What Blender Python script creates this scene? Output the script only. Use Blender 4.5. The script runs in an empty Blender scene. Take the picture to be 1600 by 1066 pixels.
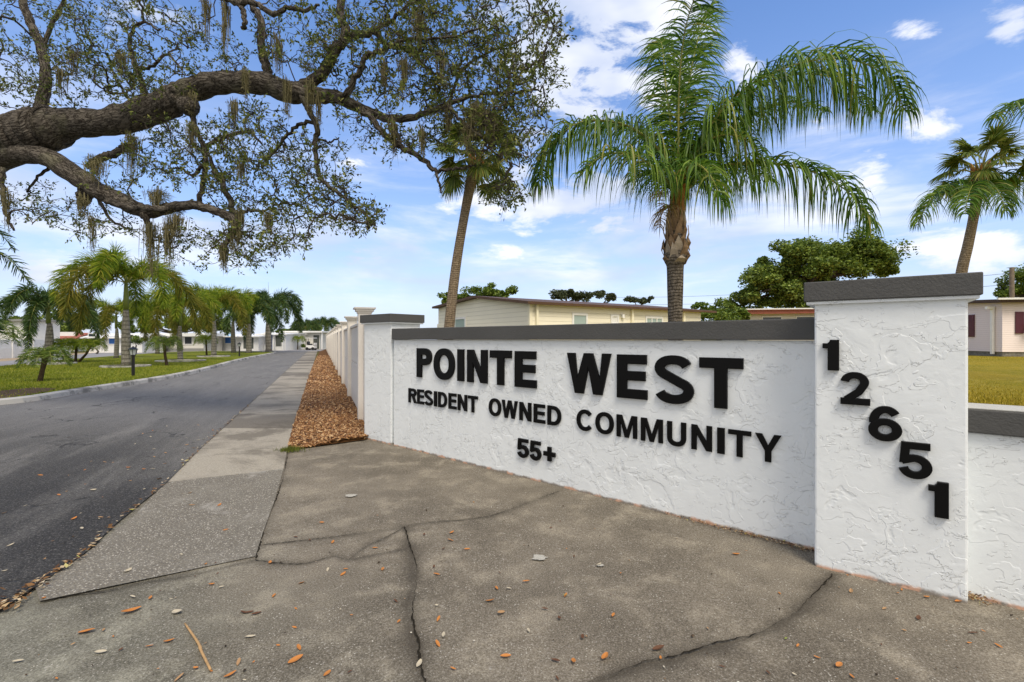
import bpy, bmesh, math, random
import numpy as np
from mathutils import Vector, Matrix
from mathutils.geometry import tessellate_polygon
random.seed(7); rng = np.random.default_rng(11)
SC = bpy.context.scene
COL = SC.collection
F = 740.0; CX = 800.0; HY = 530.0; CH = 1.45

# ------------------------------------------------------------------ camera
cam = bpy.data.cameras.new('camera'); camo = bpy.data.objects.new('camera', cam); COL.objects.link(camo)
camo.location = (0, 0, CH); camo.rotation_euler = (math.radians(90), 0, 0)
cam.lens = F / 1600 * 36; cam.sensor_width = 36; cam.shift_y = -3 / 1600; cam.clip_start = .05; cam.clip_end = 3000
SC.camera = camo
SC.view_settings.view_transform = 'Standard'; SC.view_settings.look = 'None'
SC.view_settings.exposure = 0.62; SC.view_settings.gamma = 1

# ------------------------------------------------------------------ node helper
class N:
    def __init__(s, tree):
        s.t = tree; s.n = tree.nodes; s.l = tree.links
    def add(s, typ, **kw):
        n = s.n.new(typ)
        ins = kw.pop('ins', {})
        for k, v in kw.items(): setattr(n, k, v)
        for k, v in ins.items(): s.set(n.inputs[k], v)
        return n
    def set(s, sock, v):
        if isinstance(v, bpy.types.NodeSocket): s.l.new(v, sock)
        elif isinstance(v, bpy.types.Node): s.l.new(v.outputs[0], sock)
        else:
            if sock.type == 'RGBA' and hasattr(v, '__len__') and len(v) == 3: v = (*v, 1)
            sock.default_value = v
    def m(s, op, a, b=0.0, c=None, clamp=False):
        n = s.n.new('ShaderNodeMath'); n.operation = op; n.use_clamp = clamp
        s.set(n.inputs[0], a); s.set(n.inputs[1], b)
        if c is not None: s.set(n.inputs[2], c)
        return n.outputs[0]
    def mix(s, f, a, b, blend='MIX'):
        n = s.n.new('ShaderNodeMix'); n.data_type = 'RGBA'; n.blend_type = blend
        s.set(n.inputs[0], f); s.set(n.inputs[6], a); s.set(n.inputs[7], b)
        return n.outputs[2]
    def noise(s, vec, scale, detail=4, rough=.55, dist=0.0):
        n = s.n.new('ShaderNodeTexNoise')
        s.l.new(vec, n.inputs['Vector']); n.inputs['Scale'].default_value = scale
        n.inputs['Detail'].default_value = detail; n.inputs['Roughness'].default_value = rough
        n.inputs['Distortion'].default_value = dist
        return n.outputs[0]
    def vor(s, vec, scale, feature='F1', out=0):
        n = s.n.new('ShaderNodeTexVoronoi'); n.feature = feature
        s.l.new(vec, n.inputs['Vector']); n.inputs['Scale'].default_value = scale
        return n.outputs[out]
    def ss(s, x, a, b):
        n = s.n.new('ShaderNodeMapRange'); n.interpolation_type = 'SMOOTHSTEP'
        s.set(n.inputs[0], x); n.inputs[1].default_value = a; n.inputs[2].default_value = b
        return n.outputs[0]
    def ramp(s, f, stops):
        n = s.n.new('ShaderNodeValToRGB'); e = n.color_ramp.elements
        while len(e) < len(stops): e.new(.5)
        for i, (p, c) in enumerate(stops): e[i].position = p; e[i].color = (*c, 1)
        s.set(n.inputs[0], f); return n.outputs[0]
    def bump(s, h, strength=.5, dist=.01, normal=None):
        n = s.n.new('ShaderNodeBump'); n.inputs['Strength'].default_value = strength
        n.inputs['Distance'].default_value = dist; s.set(n.inputs['Height'], h)
        if normal is not None: s.l.new(normal, n.inputs['Normal'])
        return n.outputs[0]

# ------------------------------------------------------------------ sky + sun
SUN_EL, SUN_AZ = 58, 160      # azimuth measured clockwise from +Y (camera looks along +Y)
W = bpy.data.worlds.new('World'); SC.world = W; W.use_nodes = True
w = N(W.node_tree); w.n.clear()
tc = w.add('ShaderNodeTexCoord').outputs['Generated']
sky = w.add('ShaderNodeTexSky'); sky.sky_type = 'NISHITA'; sky.sun_disc = False
sky.sun_elevation = math.radians(SUN_EL); sky.sun_rotation = math.radians(SUN_AZ)
sky.air_density = 1.0; sky.dust_density = 0.6; sky.ozone_density = 2.2
sep = w.add('ShaderNodeSeparateXYZ', ins={0: tc})
dx, dy, dz = sep.outputs
front = w.ss(dy, 0.05, .25)
dys = w.m('MAXIMUM', dy, .05)
u = w.m('DIVIDE', dx, dys); v = w.m('DIVIDE', dz, dys)
def cloud_blob(px, py, rx, ry, k):
    a = w.m('DIVIDE', w.m('SUBTRACT', u, (px - CX) / F), rx / F)
    b = w.m('DIVIDE', w.m('SUBTRACT', v, (HY - py) / F), ry / F)
    r2 = w.m('ADD', w.m('MULTIPLY', a, a), w.m('MULTIPLY', b, b))
    return w.m('MULTIPLY', w.m('POWER', 2.718, w.m('MULTIPLY', r2, -1.0)), k)
acc = None
for bl in [(930, 70, 150, 120, 1.25), (960, 130, 60, 60, .8), (800, 20, 120, 50, .7), (1440, 52, 60, 30, .62), (1575, 35, 60, 45, .62), (1447, 192, 60, 32, .75),
           (1355, 275, 50, 45, .6), (1290, 200, 60, 40, .5), (220, 30, 110, 50, .75), (265, 105, 60, 40, .6), (1165, 95, 45, 50, .65), (545, 252, 60, 20, .6), (860, 300, 200, 60, .75),
           (1010, 350, 230, 40, .62), (60, 310, 70, 35, .6), (1500, 385, 160, 45, .7), (640, 400, 260, 26, .5), (60, 420, 120, 60, .55), (830, 210, 60, 60, .6), (1090, 50, 50, 40, .55)]:
    b = cloud_blob(*bl); acc = b if acc is None else w.m('MAXIMUM', acc, b)
accf = w.m('MULTIPLY', acc, front)
zz = w.m('ADD', w.m('MAXIMUM', dz, 0.0), .16)
cv = w.add('ShaderNodeCombineXYZ', ins={0: w.m('DIVIDE', dx, zz), 1: w.m('DIVIDE', dy, zz), 2: 0.3}).outputs[0]
stretched = w.add('ShaderNodeVectorMath', operation='MULTIPLY', ins={0: tc, 1: (1, 1, 2.4)}).outputs[0]
n1 = w.noise(stretched, 6.5, 9, .62, .25); n2 = w.noise(cv, 1.1, 7, .58, .1)
back = w.m('SUBTRACT', 1.0, front)
field = w.m('ADD', w.m('ADD', accf, w.m('MULTIPLY', w.m('SUBTRACT', n1, .5), w.m('MULTIPLY_ADD', accf, 3.2, 1.2))), w.m('MULTIPLY', w.m('SUBTRACT', n2, .5), w.m('MULTIPLY_ADD', back, 1.6, .5)))
field = w.m('ADD', field, w.m('MULTIPLY', back, .85))
veil = w.m('MULTIPLY', w.m('MULTIPLY', w.ss(w.noise(w.add('ShaderNodeVectorMath', operation='MULTIPLY', ins={0: tc, 1: (1, 1, 5)}).outputs[0], 2.6, 7, .6, .3), .37, .64), w.ss(dz, .03, .14)), w.m('SUBTRACT', 1.0, w.ss(dz, .22, .48)))
mask = w.m('MAXIMUM', w.ss(field, .36, .78), w.m('MULTIPLY', veil, .80))
shade = w.ss(w.noise(stretched, 3.2, 4), .38, .66)
ccol = w.mix(shade, (4.3, 4.9, 6.3), (7.6, 7.6, 7.9))
haze = w.m('POWER', 2.718, w.m('MULTIPLY', w.m('MAXIMUM', dz, 0.0), -4.3))
base = w.mix(1.0, sky.outputs[0], (.64, 1.05, 1.48), 'MULTIPLY')
base = w.mix(w.m('MULTIPLY', haze, .95), base, (5.5, 5.75, 6.8))
ccol = w.mix(back, ccol, w.mix(shade, (5.4, 5.1, 4.7), (7.6, 7.1, 6.5)))   # added cloud bank, unseen behind the viewer, to warm the fill light
fin = w.mix(w.m('MULTIPLY', mask, .93), base, ccol)
bg = w.add('ShaderNodeBackground', ins={0: fin, 1: 0.10})
w.l.new(bg.outputs[0], w.add('ShaderNodeOutputWorld').inputs[0])
sl = bpy.data.lights.new('sun', 'SUN'); sl.energy = 2.0; sl.angle = math.radians(24); sl.color = (1, .90, .76)
so = bpy.data.objects.new('sun', sl); COL.objects.link(so)
sa = math.radians(SUN_AZ); se = math.radians(SUN_EL)
so.rotation_euler = Vector((math.sin(sa) * math.cos(se), math.cos(sa) * math.cos(se), math.sin(se))).to_track_quat('Z', 'Y').to_euler()
so.location = (0, -10, 20)

# ------------------------------------------------------------------ geometry helpers
def P(px, py, d): return np.array([(px - CX) / F * d, d, CH + (HY - py) / F * d])
def G(px, py, z=0.0):
    d = (CH - z) * F / (py - HY); return np.array([(px - CX) / F * d, d, z])
def tagp(o, label=None, cat=None, group=None, kind=None):
    if label: o['label'] = label
    if cat: o['category'] = cat
    if group: o['group'] = group
    if kind: o['kind'] = kind
    return o
def thing(name, label, cat, loc=(0, 0, 0), rotz=0, group=None):
    o = bpy.data.objects.new(name, None); COL.objects.link(o); o.location = [float(a) for a in loc]; o.rotation_euler = (0, 0, rotz)
    o.empty_display_size = .2
    return tagp(o, label, cat, group)
def wloc(p):
    v = np.zeros(3)
    while p is not None: v += np.array(p.location); p = p.parent
    return v
class MB:
    """collects geometry, builds ONE mesh object"""
    def __init__(s): s.v = []; s.f = []; s.mi = []; s.n = 0; s.cur = 0; s.axis = None
    def raw(s, v, f):
        v = np.asarray(v, float).reshape(-1, 3)
        s.v.append(v); s.f.extend([[i + s.n for i in q] for q in f]); s.mi.extend([s.cur] * len(f)); s.n += len(v); return s
    def box(s, x0, y0, z0, x1, y1, z1):
        v = [(x, y, z) for z in (z0, z1) for y in (y0, y1) for x in (x0, x1)]
        return s.raw(v, [(0, 2, 3, 1), (4, 5, 7, 6), (0, 1, 5, 4), (2, 6, 7, 3), (0, 4, 6, 2), (1, 3, 7, 5)])
    def frame_box(s, o, ux, uy, u0, v0, z0, u1, v1, z1):
        o = np.array(o, float); v = []
        for z in (z0, z1):
            for b in (v0, v1):
                for a in (u0, u1): v.append(o + a * np.array(ux) + b * np.array(uy) + np.array([0, 0, z]))
        return s.raw(v, [(0, 2, 3, 1), (4, 5, 7, 6), (0, 1, 5, 4), (2, 6, 7, 3), (0, 4, 6, 2), (1, 3, 7, 5)])
    def tube(s, pts, rad, n=8, cap=True):
        pts = np.asarray(pts, float); k = len(pts)
        if s.axis is not None:
            al = np.concatenate([[0], np.cumsum(np.linalg.norm(np.diff(pts, axis=0), axis=1))]); rr = np.broadcast_to(rad, (k,)); th = np.arange(n) / n * 2 * math.pi
            s.axis.append(np.stack([np.outer(rr, np.cos(th)), np.outer(rr, np.sin(th)), np.repeat(al[:, None] + s.n * .37, n, 1)], -1).reshape(-1, 3))
        rad = np.broadcast_to(rad, (k,))
        t = np.gradient(pts, axis=0); t /= np.linalg.norm(t, axis=1)[:, None] + 1e-9
        a = np.array([0, 0, 1.]) if abs(t[0][2]) < .9 else np.array([1., 0, 0])
        vs = []
        u_ = np.cross(t[0], a); u_ /= np.linalg.norm(u_)
        ang = np.arange(n) / n * 2 * math.pi
        for i in range(k):
            u_ = u_ - t[i] * np.dot(u_, t[i]); u_ /= np.linalg.norm(u_) + 1e-9; b = np.cross(t[i], u_)
            vs.append(pts[i] + rad[i] * (np.cos(ang)[:, None] * u_ + np.sin(ang)[:, None] * b))
        f = []
        for i in range(k - 1):
            for j in range(n):
                j2 = (j + 1) % n; f.append((i * n + j, i * n + j2, (i + 1) * n + j2, (i + 1) * n + j))
        if cap: f.append(tuple(range(n - 1, -1, -1))); f.append(tuple((k - 1) * n + j for j in range(n)))
        return s.raw(np.concatenate(vs), f)
    def quads(s, v):   # v: (N,4,3)
        v = np.asarray(v); k = len(v); idx = (np.arange(k * 4).reshape(k, 4)).tolist()
        return s.raw(v.reshape(-1, 3), idx)
    def strips(s, v):  # v: (N,S,2,3) ribbons
        n_, S = v.shape[:2]; base = np.arange(n_)[:, None] * (S * 2)
        f = []
        for k in range(S - 1):
            f.append(np.stack([base[:, 0] + 2 * k, base[:, 0] + 2 * k + 1, base[:, 0] + 2 * k + 3, base[:, 0] + 2 * k + 2], 1))
        f = np.concatenate(f).tolist()
        return s.raw(v.reshape(-1, 3), f)
    def build(s, name, mat, parent=None, smooth=False, world=True, loc=None):
        v = np.concatenate(s.v) if s.v else np.zeros((0, 3))
        if world and parent is not None: v = v - wloc(parent)
        if loc is not None: v = v - np.array(loc)
        me = bpy.data.meshes.new(name); me.from_pydata(v.tolist(), [], s.f)
        for m_ in (mat if isinstance(mat, (list, tuple)) else [mat]): me.materials.append(m_)
        me.polygons.foreach_set('material_index', np.array(s.mi, dtype=np.int32))
        if smooth: me.polygons.foreach_set('use_smooth', np.ones(len(s.f), dtype=bool))
        if s.axis:
            at_ = me.attributes.new('axis', 'FLOAT_VECTOR', 'POINT'); at_.data.foreach_set('vector', np.concatenate(s.axis).ravel().astype(np.float32))
        me.update()
        o = bpy.data.objects.new(name, me); COL.objects.link(o); o.parent = parent
        if loc is not None: o.location = [float(a) for a in loc]
        return o
def copy_tree(o, parent=None):
    c = o.copy(); COL.objects.link(c); c.parent = parent
    for ch in o.children: copy_tree(ch, c)
    return c
def smoothline(pts, k=6, extra=None):
    """Catmull-Rom resample of points (rows may hold radius as well)"""
    pts = np.asarray(pts, float); p = np.vstack([2 * pts[0] - pts[1], pts, 2 * pts[-1] - pts[-2]]); out = []
    for i in range(1, len(p) - 2):
        for j in range(k):
            t = j / k
            out.append(.5 * ((2 * p[i]) + (-p[i - 1] + p[i + 1]) * t + (2 * p[i - 1] - 5 * p[i] + 4 * p[i + 1] - p[i + 2]) * t * t + (-p[i - 1] + 3 * p[i] - 3 * p[i + 1] + p[i + 2]) * t ** 3))
    out.append(p[-2]); return np.array(out)
def sheet(name, pts, z, mat, kind='structure', parent=None):
    tri = tessellate_polygon([[Vector((float(p[0]), float(p[1]), 0)) for p in pts]]); fs = []
    for a, b, c in tri:
        A_, B_, C_ = pts[a], pts[b], pts[c]; ar = (B_[0] - A_[0]) * (C_[1] - A_[1]) - (B_[1] - A_[1]) * (C_[0] - A_[0])
        fs.append((a, b, c) if ar > 0 else (a, c, b))
    me = bpy.data.meshes.new(name); me.from_pydata([(float(p[0]), float(p[1]), z) for p in pts], [], fs); me.materials.append(mat); me.update()
    o = bpy.data.objects.new(name, me); COL.objects.link(o); o.parent = parent
    if kind: o['kind'] = kind
    return o

# ------------------------------------------------------------------ materials
def mat(name, color, rough=.7, spec=.3, build=None, bump=None, translucent=None):
    m = bpy.data.materials.new(name); m.use_nodes = True; x = N(m.node_tree); x.n.clear()
    out = x.add('ShaderNodeOutputMaterial'); bs = x.add('ShaderNodeBsdfPrincipled')
    bs.inputs['Roughness'].default_value = rough; bs.inputs['Specular IOR Level'].default_value = spec
    co = x.add('ShaderNodeTexCoord').outputs['Object']
    c = color
    if build:
        r = build(x, co)
        if isinstance(r, tuple):
            c, nrm = r
            if nrm is not None: x.l.new(nrm, bs.inputs['Normal'])
        else: c = r
    x.set(bs.inputs['Base Color'], c)
    sh = bs.outputs[0]
    if translucent:
        tr = x.add('ShaderNodeBsdfTranslucent'); x.set(tr.inputs[0], c)
        mx = x.add('ShaderNodeMixShader'); mx.inputs[0].default_value = translucent
        x.l.new(bs.outputs[0], mx.inputs[1]); x.l.new(tr.outputs[0], mx.inputs[2]); sh = mx.outputs[0]
    x.l.new(sh, out.inputs[0]); return m
def plain(name, c, rough=.6, spec=.3, var=.12, scale=6, bumpk=0, bscale=60):
    def b(x, co):
        n = x.noise(co, scale, 5)
        col = x.mix(n, tuple(a * (1 - var * 1.6) for a in c), tuple(min(1, a * (1 + var * 1.6)) for a in c))
        nr = x.bump(x.noise(co, bscale, 4), bumpk, .01) if bumpk else None
        return col, nr
    return mat(name, c, rough, spec, b)
def leafmat(name, stops, rough=.5, tr=.3, spec=.35):
    def b(x, co):
        g = x.add('ShaderNodeNewGeometry')
        return x.ramp(g.outputs['Random Per Island'], stops)
    return mat(name, (0, 0, 0), rough, spec, b, translucent=tr)

def stucco_b(col):
    def b(x, co):
        wv = x.add('ShaderNodeVectorMath', operation='ADD', ins={0: co, 1: x.add('ShaderNodeVectorMath', operation='SCALE', ins={0: x.add('ShaderNodeTexNoise', ins={'Vector': co, 'Scale': 5.0, 'Detail': 3.0}).outputs[1], 'Scale': .16}).outputs[0]}).outputs[0]
        a = x.noise(wv, 4.6, 3, .5, .35)
        sq = x.add('ShaderNodeVectorMath', operation='MULTIPLY', ins={0: wv, 1: (1, 1, 1.9)}).outputs[0]
        bb = x.noise(sq, 9, 4, .55, .5)
        e1 = x.ss(a, .50, .515); e2 = x.ss(a, .60, .64); e3 = x.ss(bb, .585, .60)
        bl = x.m('MULTIPLY', x.ss(x.noise(co, 42, 3), .62, .68), x.ss(x.noise(co, 3.1, 2), .5, .6))
        msk = x.ss(x.noise(co, 2.3, 3), .36, .60)
        h = x.m('ADD', x.m('MULTIPLY', x.m('ADD', x.m('MULTIPLY', e1, .40), x.m('MULTIPLY', e3, .75)), msk), x.m('MULTIPLY', e2, -.3))
        # soft plateau slopes, so an edge is a lip that fades away on one side
        h = x.m('MULTIPLY_ADD', a, -1.6, x.m('MULTIPLY_ADD', bl, .35, h))
        fine = x.noise(co, 130, 3)
        h = x.m('ADD', h, x.m('MULTIPLY', fine, .10))
        nr = x.bump(h, 1.0, .0058)
        dirt = x.ss(x.noise(co, 1.7, 5, .6), .45, .8)
        c = x.mix(x.m('MULTIPLY', dirt, .22), col, tuple(k * .86 for k in col))
        z = x.add('ShaderNodeSeparateXYZ', ins={0: co}).outputs[2]
        foot = x.m('MULTIPLY', x.m('SUBTRACT', 1.0, x.ss(x.m('ADD', z, x.m('MULTIPLY', x.noise(co, 9, 5, .7), .06)), .035, .06)), .85)
        rust = x.mix(x.ss(x.noise(co, 7, 4), .48, .58), (.16, .12, .08), (.55, .27, .14))
        return x.mix(foot, c, rust), nr
    return b
M_stucco = mat('white_stucco', 0, .75, .25, stucco_b((.79, .83, .85)))
def cap_b(x, co):
    n = x.noise(co, 70, 4, .6); c = x.mix(x.noise(co, 2.5, 4), (.068, .068, .066), (.088, .088, .086))
    c = x.mix(x.ss(x.noise(co, 30, 3), .70, .78), c, (.13, .13, .125))
    return c, x.bump(x.m('ADD', n, x.m('MULTIPLY', x.noise(co, 12, 3), 1.2)), .55, .006)
M_cap = mat('dark_grey_paint', 0, .55, .35, cap_b)
M_captop = plain('bare_concrete', (.42, .42, .40), .85, .2, .12, 5, .3, 60)
def letter_b(x, co):
    return x.mix(x.ss(x.noise(co, 90, 3), .70, .76), (.003, .003, .0032), (.015, .015, .015)), x.bump(x.noise(co, 25, 2), .1, .004)
M_letter = mat('black_letter_plastic', 0, .42, .16, letter_b)

def concrete_b(x, co):
    st = x.add('ShaderNodeAttribute', attribute_name='stain').outputs['Fac']
    big = x.noise(co, .8, 5, .62); mid = x.noise(co, 3.2, 7, .68, .3); fine = x.noise(co, 115, 4, .85); fine2 = x.noise(co, 240, 2, .7)
    c = x.mix(x.ss(big, .32, .68), (.146, .134, .114), (.245, .227, .195))
    c = x.mix(x.ss(mid, .48, .68), c, (.30, .28, .238))
    c = x.mix(x.m('MULTIPLY', x.ss(x.noise(co, 1.7, 6, .65), .52, .7), .6), c, (.135, .122, .102))
    pos = x.add('ShaderNodeSeparateXYZ', ins={0: co})
    lft = x.ss(x.m('ADD', x.m('ADD', pos.outputs[0], pos.outputs[1]), x.m('MULTIPLY', x.noise(co, 1.2, 5), 2.4)), .6, 3.6)
    c = x.mix(lft, x.mix(1., c, (1.0, 1.06, 1.0), 'MULTIPLY'), x.mix(1., c, (1.02, .97, .89), 'MULTIPLY'))
    c = x.mix(x.ss(fine, .40, .54), x.mix(1., c, (.52, .51, .49), 'MULTIPLY'), c)
    vs_ = x.vor(co, 48); c = x.mix(x.m('MULTIPLY', x.m('SUBTRACT', 1.0, x.ss(vs_, .10, .20)), x.ss(x.noise(co, 7, 3), .42, .60)), c, (.52, .50, .44))
    c = x.mix(x.m('MULTIPLY', x.m('SUBTRACT', 1.0, x.ss(x.vor(co, 31), .07, .13)), x.ss(x.noise(co, 5, 3), .50, .62)), c, (.035, .028, .02))
    c = x.mix(x.m('MULTIPLY', x.ss(fine, .56, .66), .7), c, (.46, .44, .39))
    c = x.mix(x.m('MULTIPLY', x.ss(x.noise(co, 26, 3, .6), .66, .72), .55), c, (.40, .38, .34))
    c = x.mix(x.m('MULTIPLY', x.ss(x.noise(co, 34, 3, .6), .68, .74), .8), c, (.055, .048, .04))
    c = x.mix(x.m('MULTIPLY', st, .92), c, (.040, .034, .026))
    h = x.m('ADD', x.m('MULTIPLY', fine, .7), x.m('ADD', x.m('MULTIPLY', x.noise(co, 18, 4), .9), x.m('MULTIPLY', fine2, .3)))
    return c, x.bump(h, .75, .006)
M_conc = mat('stained_concrete', 0, .88, .25, concrete_b)
def walk_b(x, co):
    sp = x.add('ShaderNodeSeparateXYZ', ins={0: co}).outputs[1]
    pn_ = x.add('ShaderNodeTexWhiteNoise', noise_dimensions='1D', ins={'W': x.m('ADD', 3.0, x.m('FLOOR', x.m('DIVIDE', x.m('SUBTRACT', sp, 6.25), 1.45)))}).outputs[0]
    c = x.mix(x.ss(x.m('ADD', x.noise(co, .9, 5, .6), x.m('MULTIPLY', x.m('SUBTRACT', pn_, .5), .35)), .33, .62), (.19, .172, .143), (.38, .35, .292))
    c = x.mix(x.m('MULTIPLY', x.ss(x.noise(co, .45, 6, .7, .4), .52, .62), .7), c, (.13, .115, .092))
    f = x.noise(co, 60, 4, .75)
    c = x.mix(x.ss(f, .38, .6), x.mix(1., c, (.72, .72, .72), 'MULTIPLY'), c)
    return c, x.bump(x.m('ADD', f, x.noise(co, 14, 4)), .5, .006)
M_walk = mat('pale_concrete', 0, .88, .25, walk_b)
def agg_b(x, co):
    v = x.vor(co, 85); col = x.vor(co, 85, out=1)
    peb = x.ramp(x.add('ShaderNodeSeparateColor', ins={0: col}).outputs[0], [(0, (.11, .10, .08)), (.45, (.215, .196, .16)), (.78, (.38, .36, .31)), (1, (.66, .63, .56))])
    c = x.mix(x.ss(v, .28, .55), peb, (.18, .165, .138)); c = x.mix(x.m('MULTIPLY', x.ss(x.noise(co, 2.1, 6, .7), .42, .66), .35), c, (.27, .255, .215)); c = x.mix(x.m('MULTIPLY', x.ss(x.noise(co, 120, 3, .8), .52, .6), .5), c, (.10, .092, .078))
    c = x.mix(x.m('MULTIPLY', x.ss(x.noise(co, 1.6, 4, .6, .5), .56, .68), .75), c, (.40, .385, .35))
    return c, x.bump(x.m('ADD', x.m('MULTIPLY', v, -1.5), x.noise(co, 40, 3)), .8, .006)
M_agg = mat('exposed_aggregate', 0, .85, .25, agg_b)
def asph_b(x, co):
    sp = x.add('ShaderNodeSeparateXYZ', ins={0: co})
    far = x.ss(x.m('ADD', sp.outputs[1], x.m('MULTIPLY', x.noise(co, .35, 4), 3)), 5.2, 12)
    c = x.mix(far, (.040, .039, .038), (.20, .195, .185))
    st = x.add('ShaderNodeVectorMath', operation='MULTIPLY', ins={0: x.add('ShaderNodeVectorRotate', rotation_type='Z_AXIS', ins={'Vector': co, 'Angle': math.radians(-22)}).outputs[0], 1: (1.0, .16, 1)}).outputs[0]
    c = x.mix(x.m('MULTIPLY', x.ss(x.noise(st, 1.5, 6, .7), .42, .72), .42), c, (.33, .32, .30))
    c = x.mix(x.m('MULTIPLY', x.ss(x.noise(st, .8, 6, .7, .3), .50, .72), .35), c, (.055, .055, .058))
    f = x.noise(co, 75, 4, .85)
    c = x.mix(x.ss(f, .40, .55), x.mix(1., c, (.42, .42, .42), 'MULTIPLY'), c)
    c = x.mix(x.m('MULTIPLY', x.ss(f, .56, .66), .65), c, (.32, .315, .30))
    wv = x.add('ShaderNodeVectorMath', operation='ADD', ins={0: co, 1: x.add('ShaderNodeVectorMath', operation='SCALE', ins={0: x.add('ShaderNodeTexNoise', ins={'Vector': co, 'Scale': 2.0, 'Detail': 5.0}).outputs[1], 'Scale': .9}).outputs[0]}).outputs[0]
    cr = x.vor(wv, .55, 'DISTANCE_TO_EDGE')
    crk = x.m('MULTIPLY', x.m('SUBTRACT', 1.0, x.ss(cr, .003, .011)), x.ss(x.noise(co, .7, 2), .48, .56))
    c = x.mix(x.m('MULTIPLY', crk, .8), c, (.018, .018, .018))
    return c, x.bump(x.m('SUBTRACT', f, x.m('MULTIPLY', crk, 2)), .7, .006)
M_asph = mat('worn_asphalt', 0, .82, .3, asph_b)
M_road2 = plain('pale_asphalt', (.26, .26, .27), .9, .2, .12, 1.2)
def grass_b(c1, c2, c3):
    def b(x, co):
        c = x.mix(x.ss(x.noise(co, .45, 5, .6), .35, .65), c1, c2)
        c = x.mix(x.ss(x.noise(co, 3.5, 5, .7), .5, .68), c, c3)
        c = x.mix(x.ss(x.noise(co, 45, 3, .8), .42, .58), x.mix(1., c, (.55, .6, .5), 'MULTIPLY'), c)
        return c, x.bump(x.noise(co, 60, 3), 1, .03)
    return b
M_grass = mat('lawn_ground', 0, .95, .1, grass_b((.14, .18, .015), (.25, .27, .025), (.34, .32, .06)))
M_grassR = mat('dry_lawn_ground', 0, .95, .1, grass_b((.30, .25, .022), (.42, .31, .035), (.48, .36, .07)))
M_ground = mat('distant_ground', 0, .95, .1, grass_b((.12, .12, .03), (.17, .15, .05), (.22, .19, .08)))
M_dirt = plain('bare_soil', (.11, .075, .045), .95, .1, .35, 6, .8, 40)
M_sand = plain('sandy_verge', (.34, .27, .19), .95, .1, .2, 3)
M_curb = None
def curb_b(x, co):
    c = x.mix(x.ss(x.noise(co, 1.1, 6, .75, .3), .45, .58), (.46, .45, .42), (.20, .195, .18))
    return c, x.bump(x.noise(co, 30, 4), .5, .01)
M_curb = mat('weathered_curb_concrete', 0, .85, .2, curb_b)
M_crack = plain('crack_grime', (.024, .021, .016), .98, .05, .5, 60)
M_joint = plain('joint_grime', (.03, .027, .020), .98, .05, .6, 40)
def fence_b(x, co):
    c = x.mix(x.noise(co, 1.2, 5, .6), (.76, .72, .66), (.83, .80, .745))
    z = x.add('ShaderNodeSeparateXYZ', ins={0: co}).outputs[2]
    c = x.mix(x.m('MULTIPLY', x.m('SUBTRACT', 1.0, x.ss(x.m('ADD', z, x.m('MULTIPLY', x.noise(co, 4, 4), .3)), .1, .55)), .35), c, (.42, .32, .22))
    return c, x.bump(x.noise(co, 35, 3), .25, .006)
M_fence = mat('cream_concrete_fence', 0, .7, .3, fence_b)
def siding(name, c, pitch, axis=2, rough=.6, dark=.62):
    def b(x, co):
        z = x.add('ShaderNodeSeparateXYZ', ins={0: co}).outputs[axis]
        s_ = x.m('FRACT', x.m('DIVIDE', z, pitch))
        edge = x.m('SUBTRACT', 1.0, x.ss(s_, .02, .12))
        col = x.mix(x.noise(co, 1.4, 4), tuple(k * .93 for k in c), c)
        col = x.mix(x.m('MULTIPLY', edge, .75), col, tuple(k * dark for k in c))
        return col, x.bump(x.m('MULTIPLY', s_, -1), .8, .03)
    return mat(name, 0, rough, .25, b)
M_cream = siding('cream_siding', (.92, .87, .70), .20)
M_creamtrim = plain('cream_trim', (.92, .86, .66), .6, .3, .05)
M_pink = siding('pink_white_siding', (.84, .74, .70), .11, dark=.7)
M_white = plain('white_paint', (.84, .84, .82), .6, .3, .06)
M_whitewall = siding('white_panel_wall', (.80, .80, .80), .3, 0, dark=.85)
M_offwhite = siding('off_white_siding', (.76, .74, .68), .24, dark=.8)
M_brownroof = plain('brown_fascia', (.10, .055, .03), .6, .3, .2)
M_darkbrown = plain('dark_brown_fascia', (.075, .045, .032), .6, .3, .15)
M_redroof = plain('red_brown_roof', (.30, .10, .07), .7, .2, .25, 4)
M_whiteroof = plain('white_metal_roof', (.80, .80, .78), .5, .4, .05)
M_greyroof = plain('grey_roof', (.28, .28, .27), .8, .2, .1)
M_maroon = plain('maroon_shutter', (.085, .018, .032), .5, .4, .1)
M_glass = mat('window_glass', (.36, .46, .43), .15, .6)
M_dglass = mat('dark_window_glass', (.03, .035, .04), .12, .6)
M_blue = plain('blue_paint', (.05, .17, .52), .45, .4, .08)
M_shade = plain('porch_screen', (.10, .11, .10), .8, .1, .2)  # dark screens and doors; also the painted shade of the carports
M_stone = plain('rough_stone_base', (.20, .19, .165), .9, .15, .5, 9, .9, 12)
M_blackmetal = mat('black_metal', (.012, .012, .013), .4, .5)
M_lampglass = mat('frosted_lamp_glass', (.50, .54, .56), .25, .5)
def bark_b(c1, c2, sc=(1, 1, 1), s=14, k=.03):
    def b(x, co):
        v = x.add('ShaderNodeVectorMath', operation='MULTIPLY', ins={0: co, 1: sc}).outputs[0]
        a = x.noise(v, s, 6, .7, .6); r = x.vor(v, s * .8, 'DISTANCE_TO_EDGE')
        c = x.mix(x.ss(a, .38, .64), c1, c2)
        c = x.mix(x.m('SUBTRACT', 1.0, x.ss(r, .0, .10)), c, tuple(q * .4 for q in c1))
        c = x.mix(x.m('MULTIPLY', x.ss(x.noise(co, 2.4, 4), .55, .7), .5), c, (.17, .17, .11))
        return c, x.bump(x.m('ADD', x.ss(r, 0, .2), a), 1, k)
    return b
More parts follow.
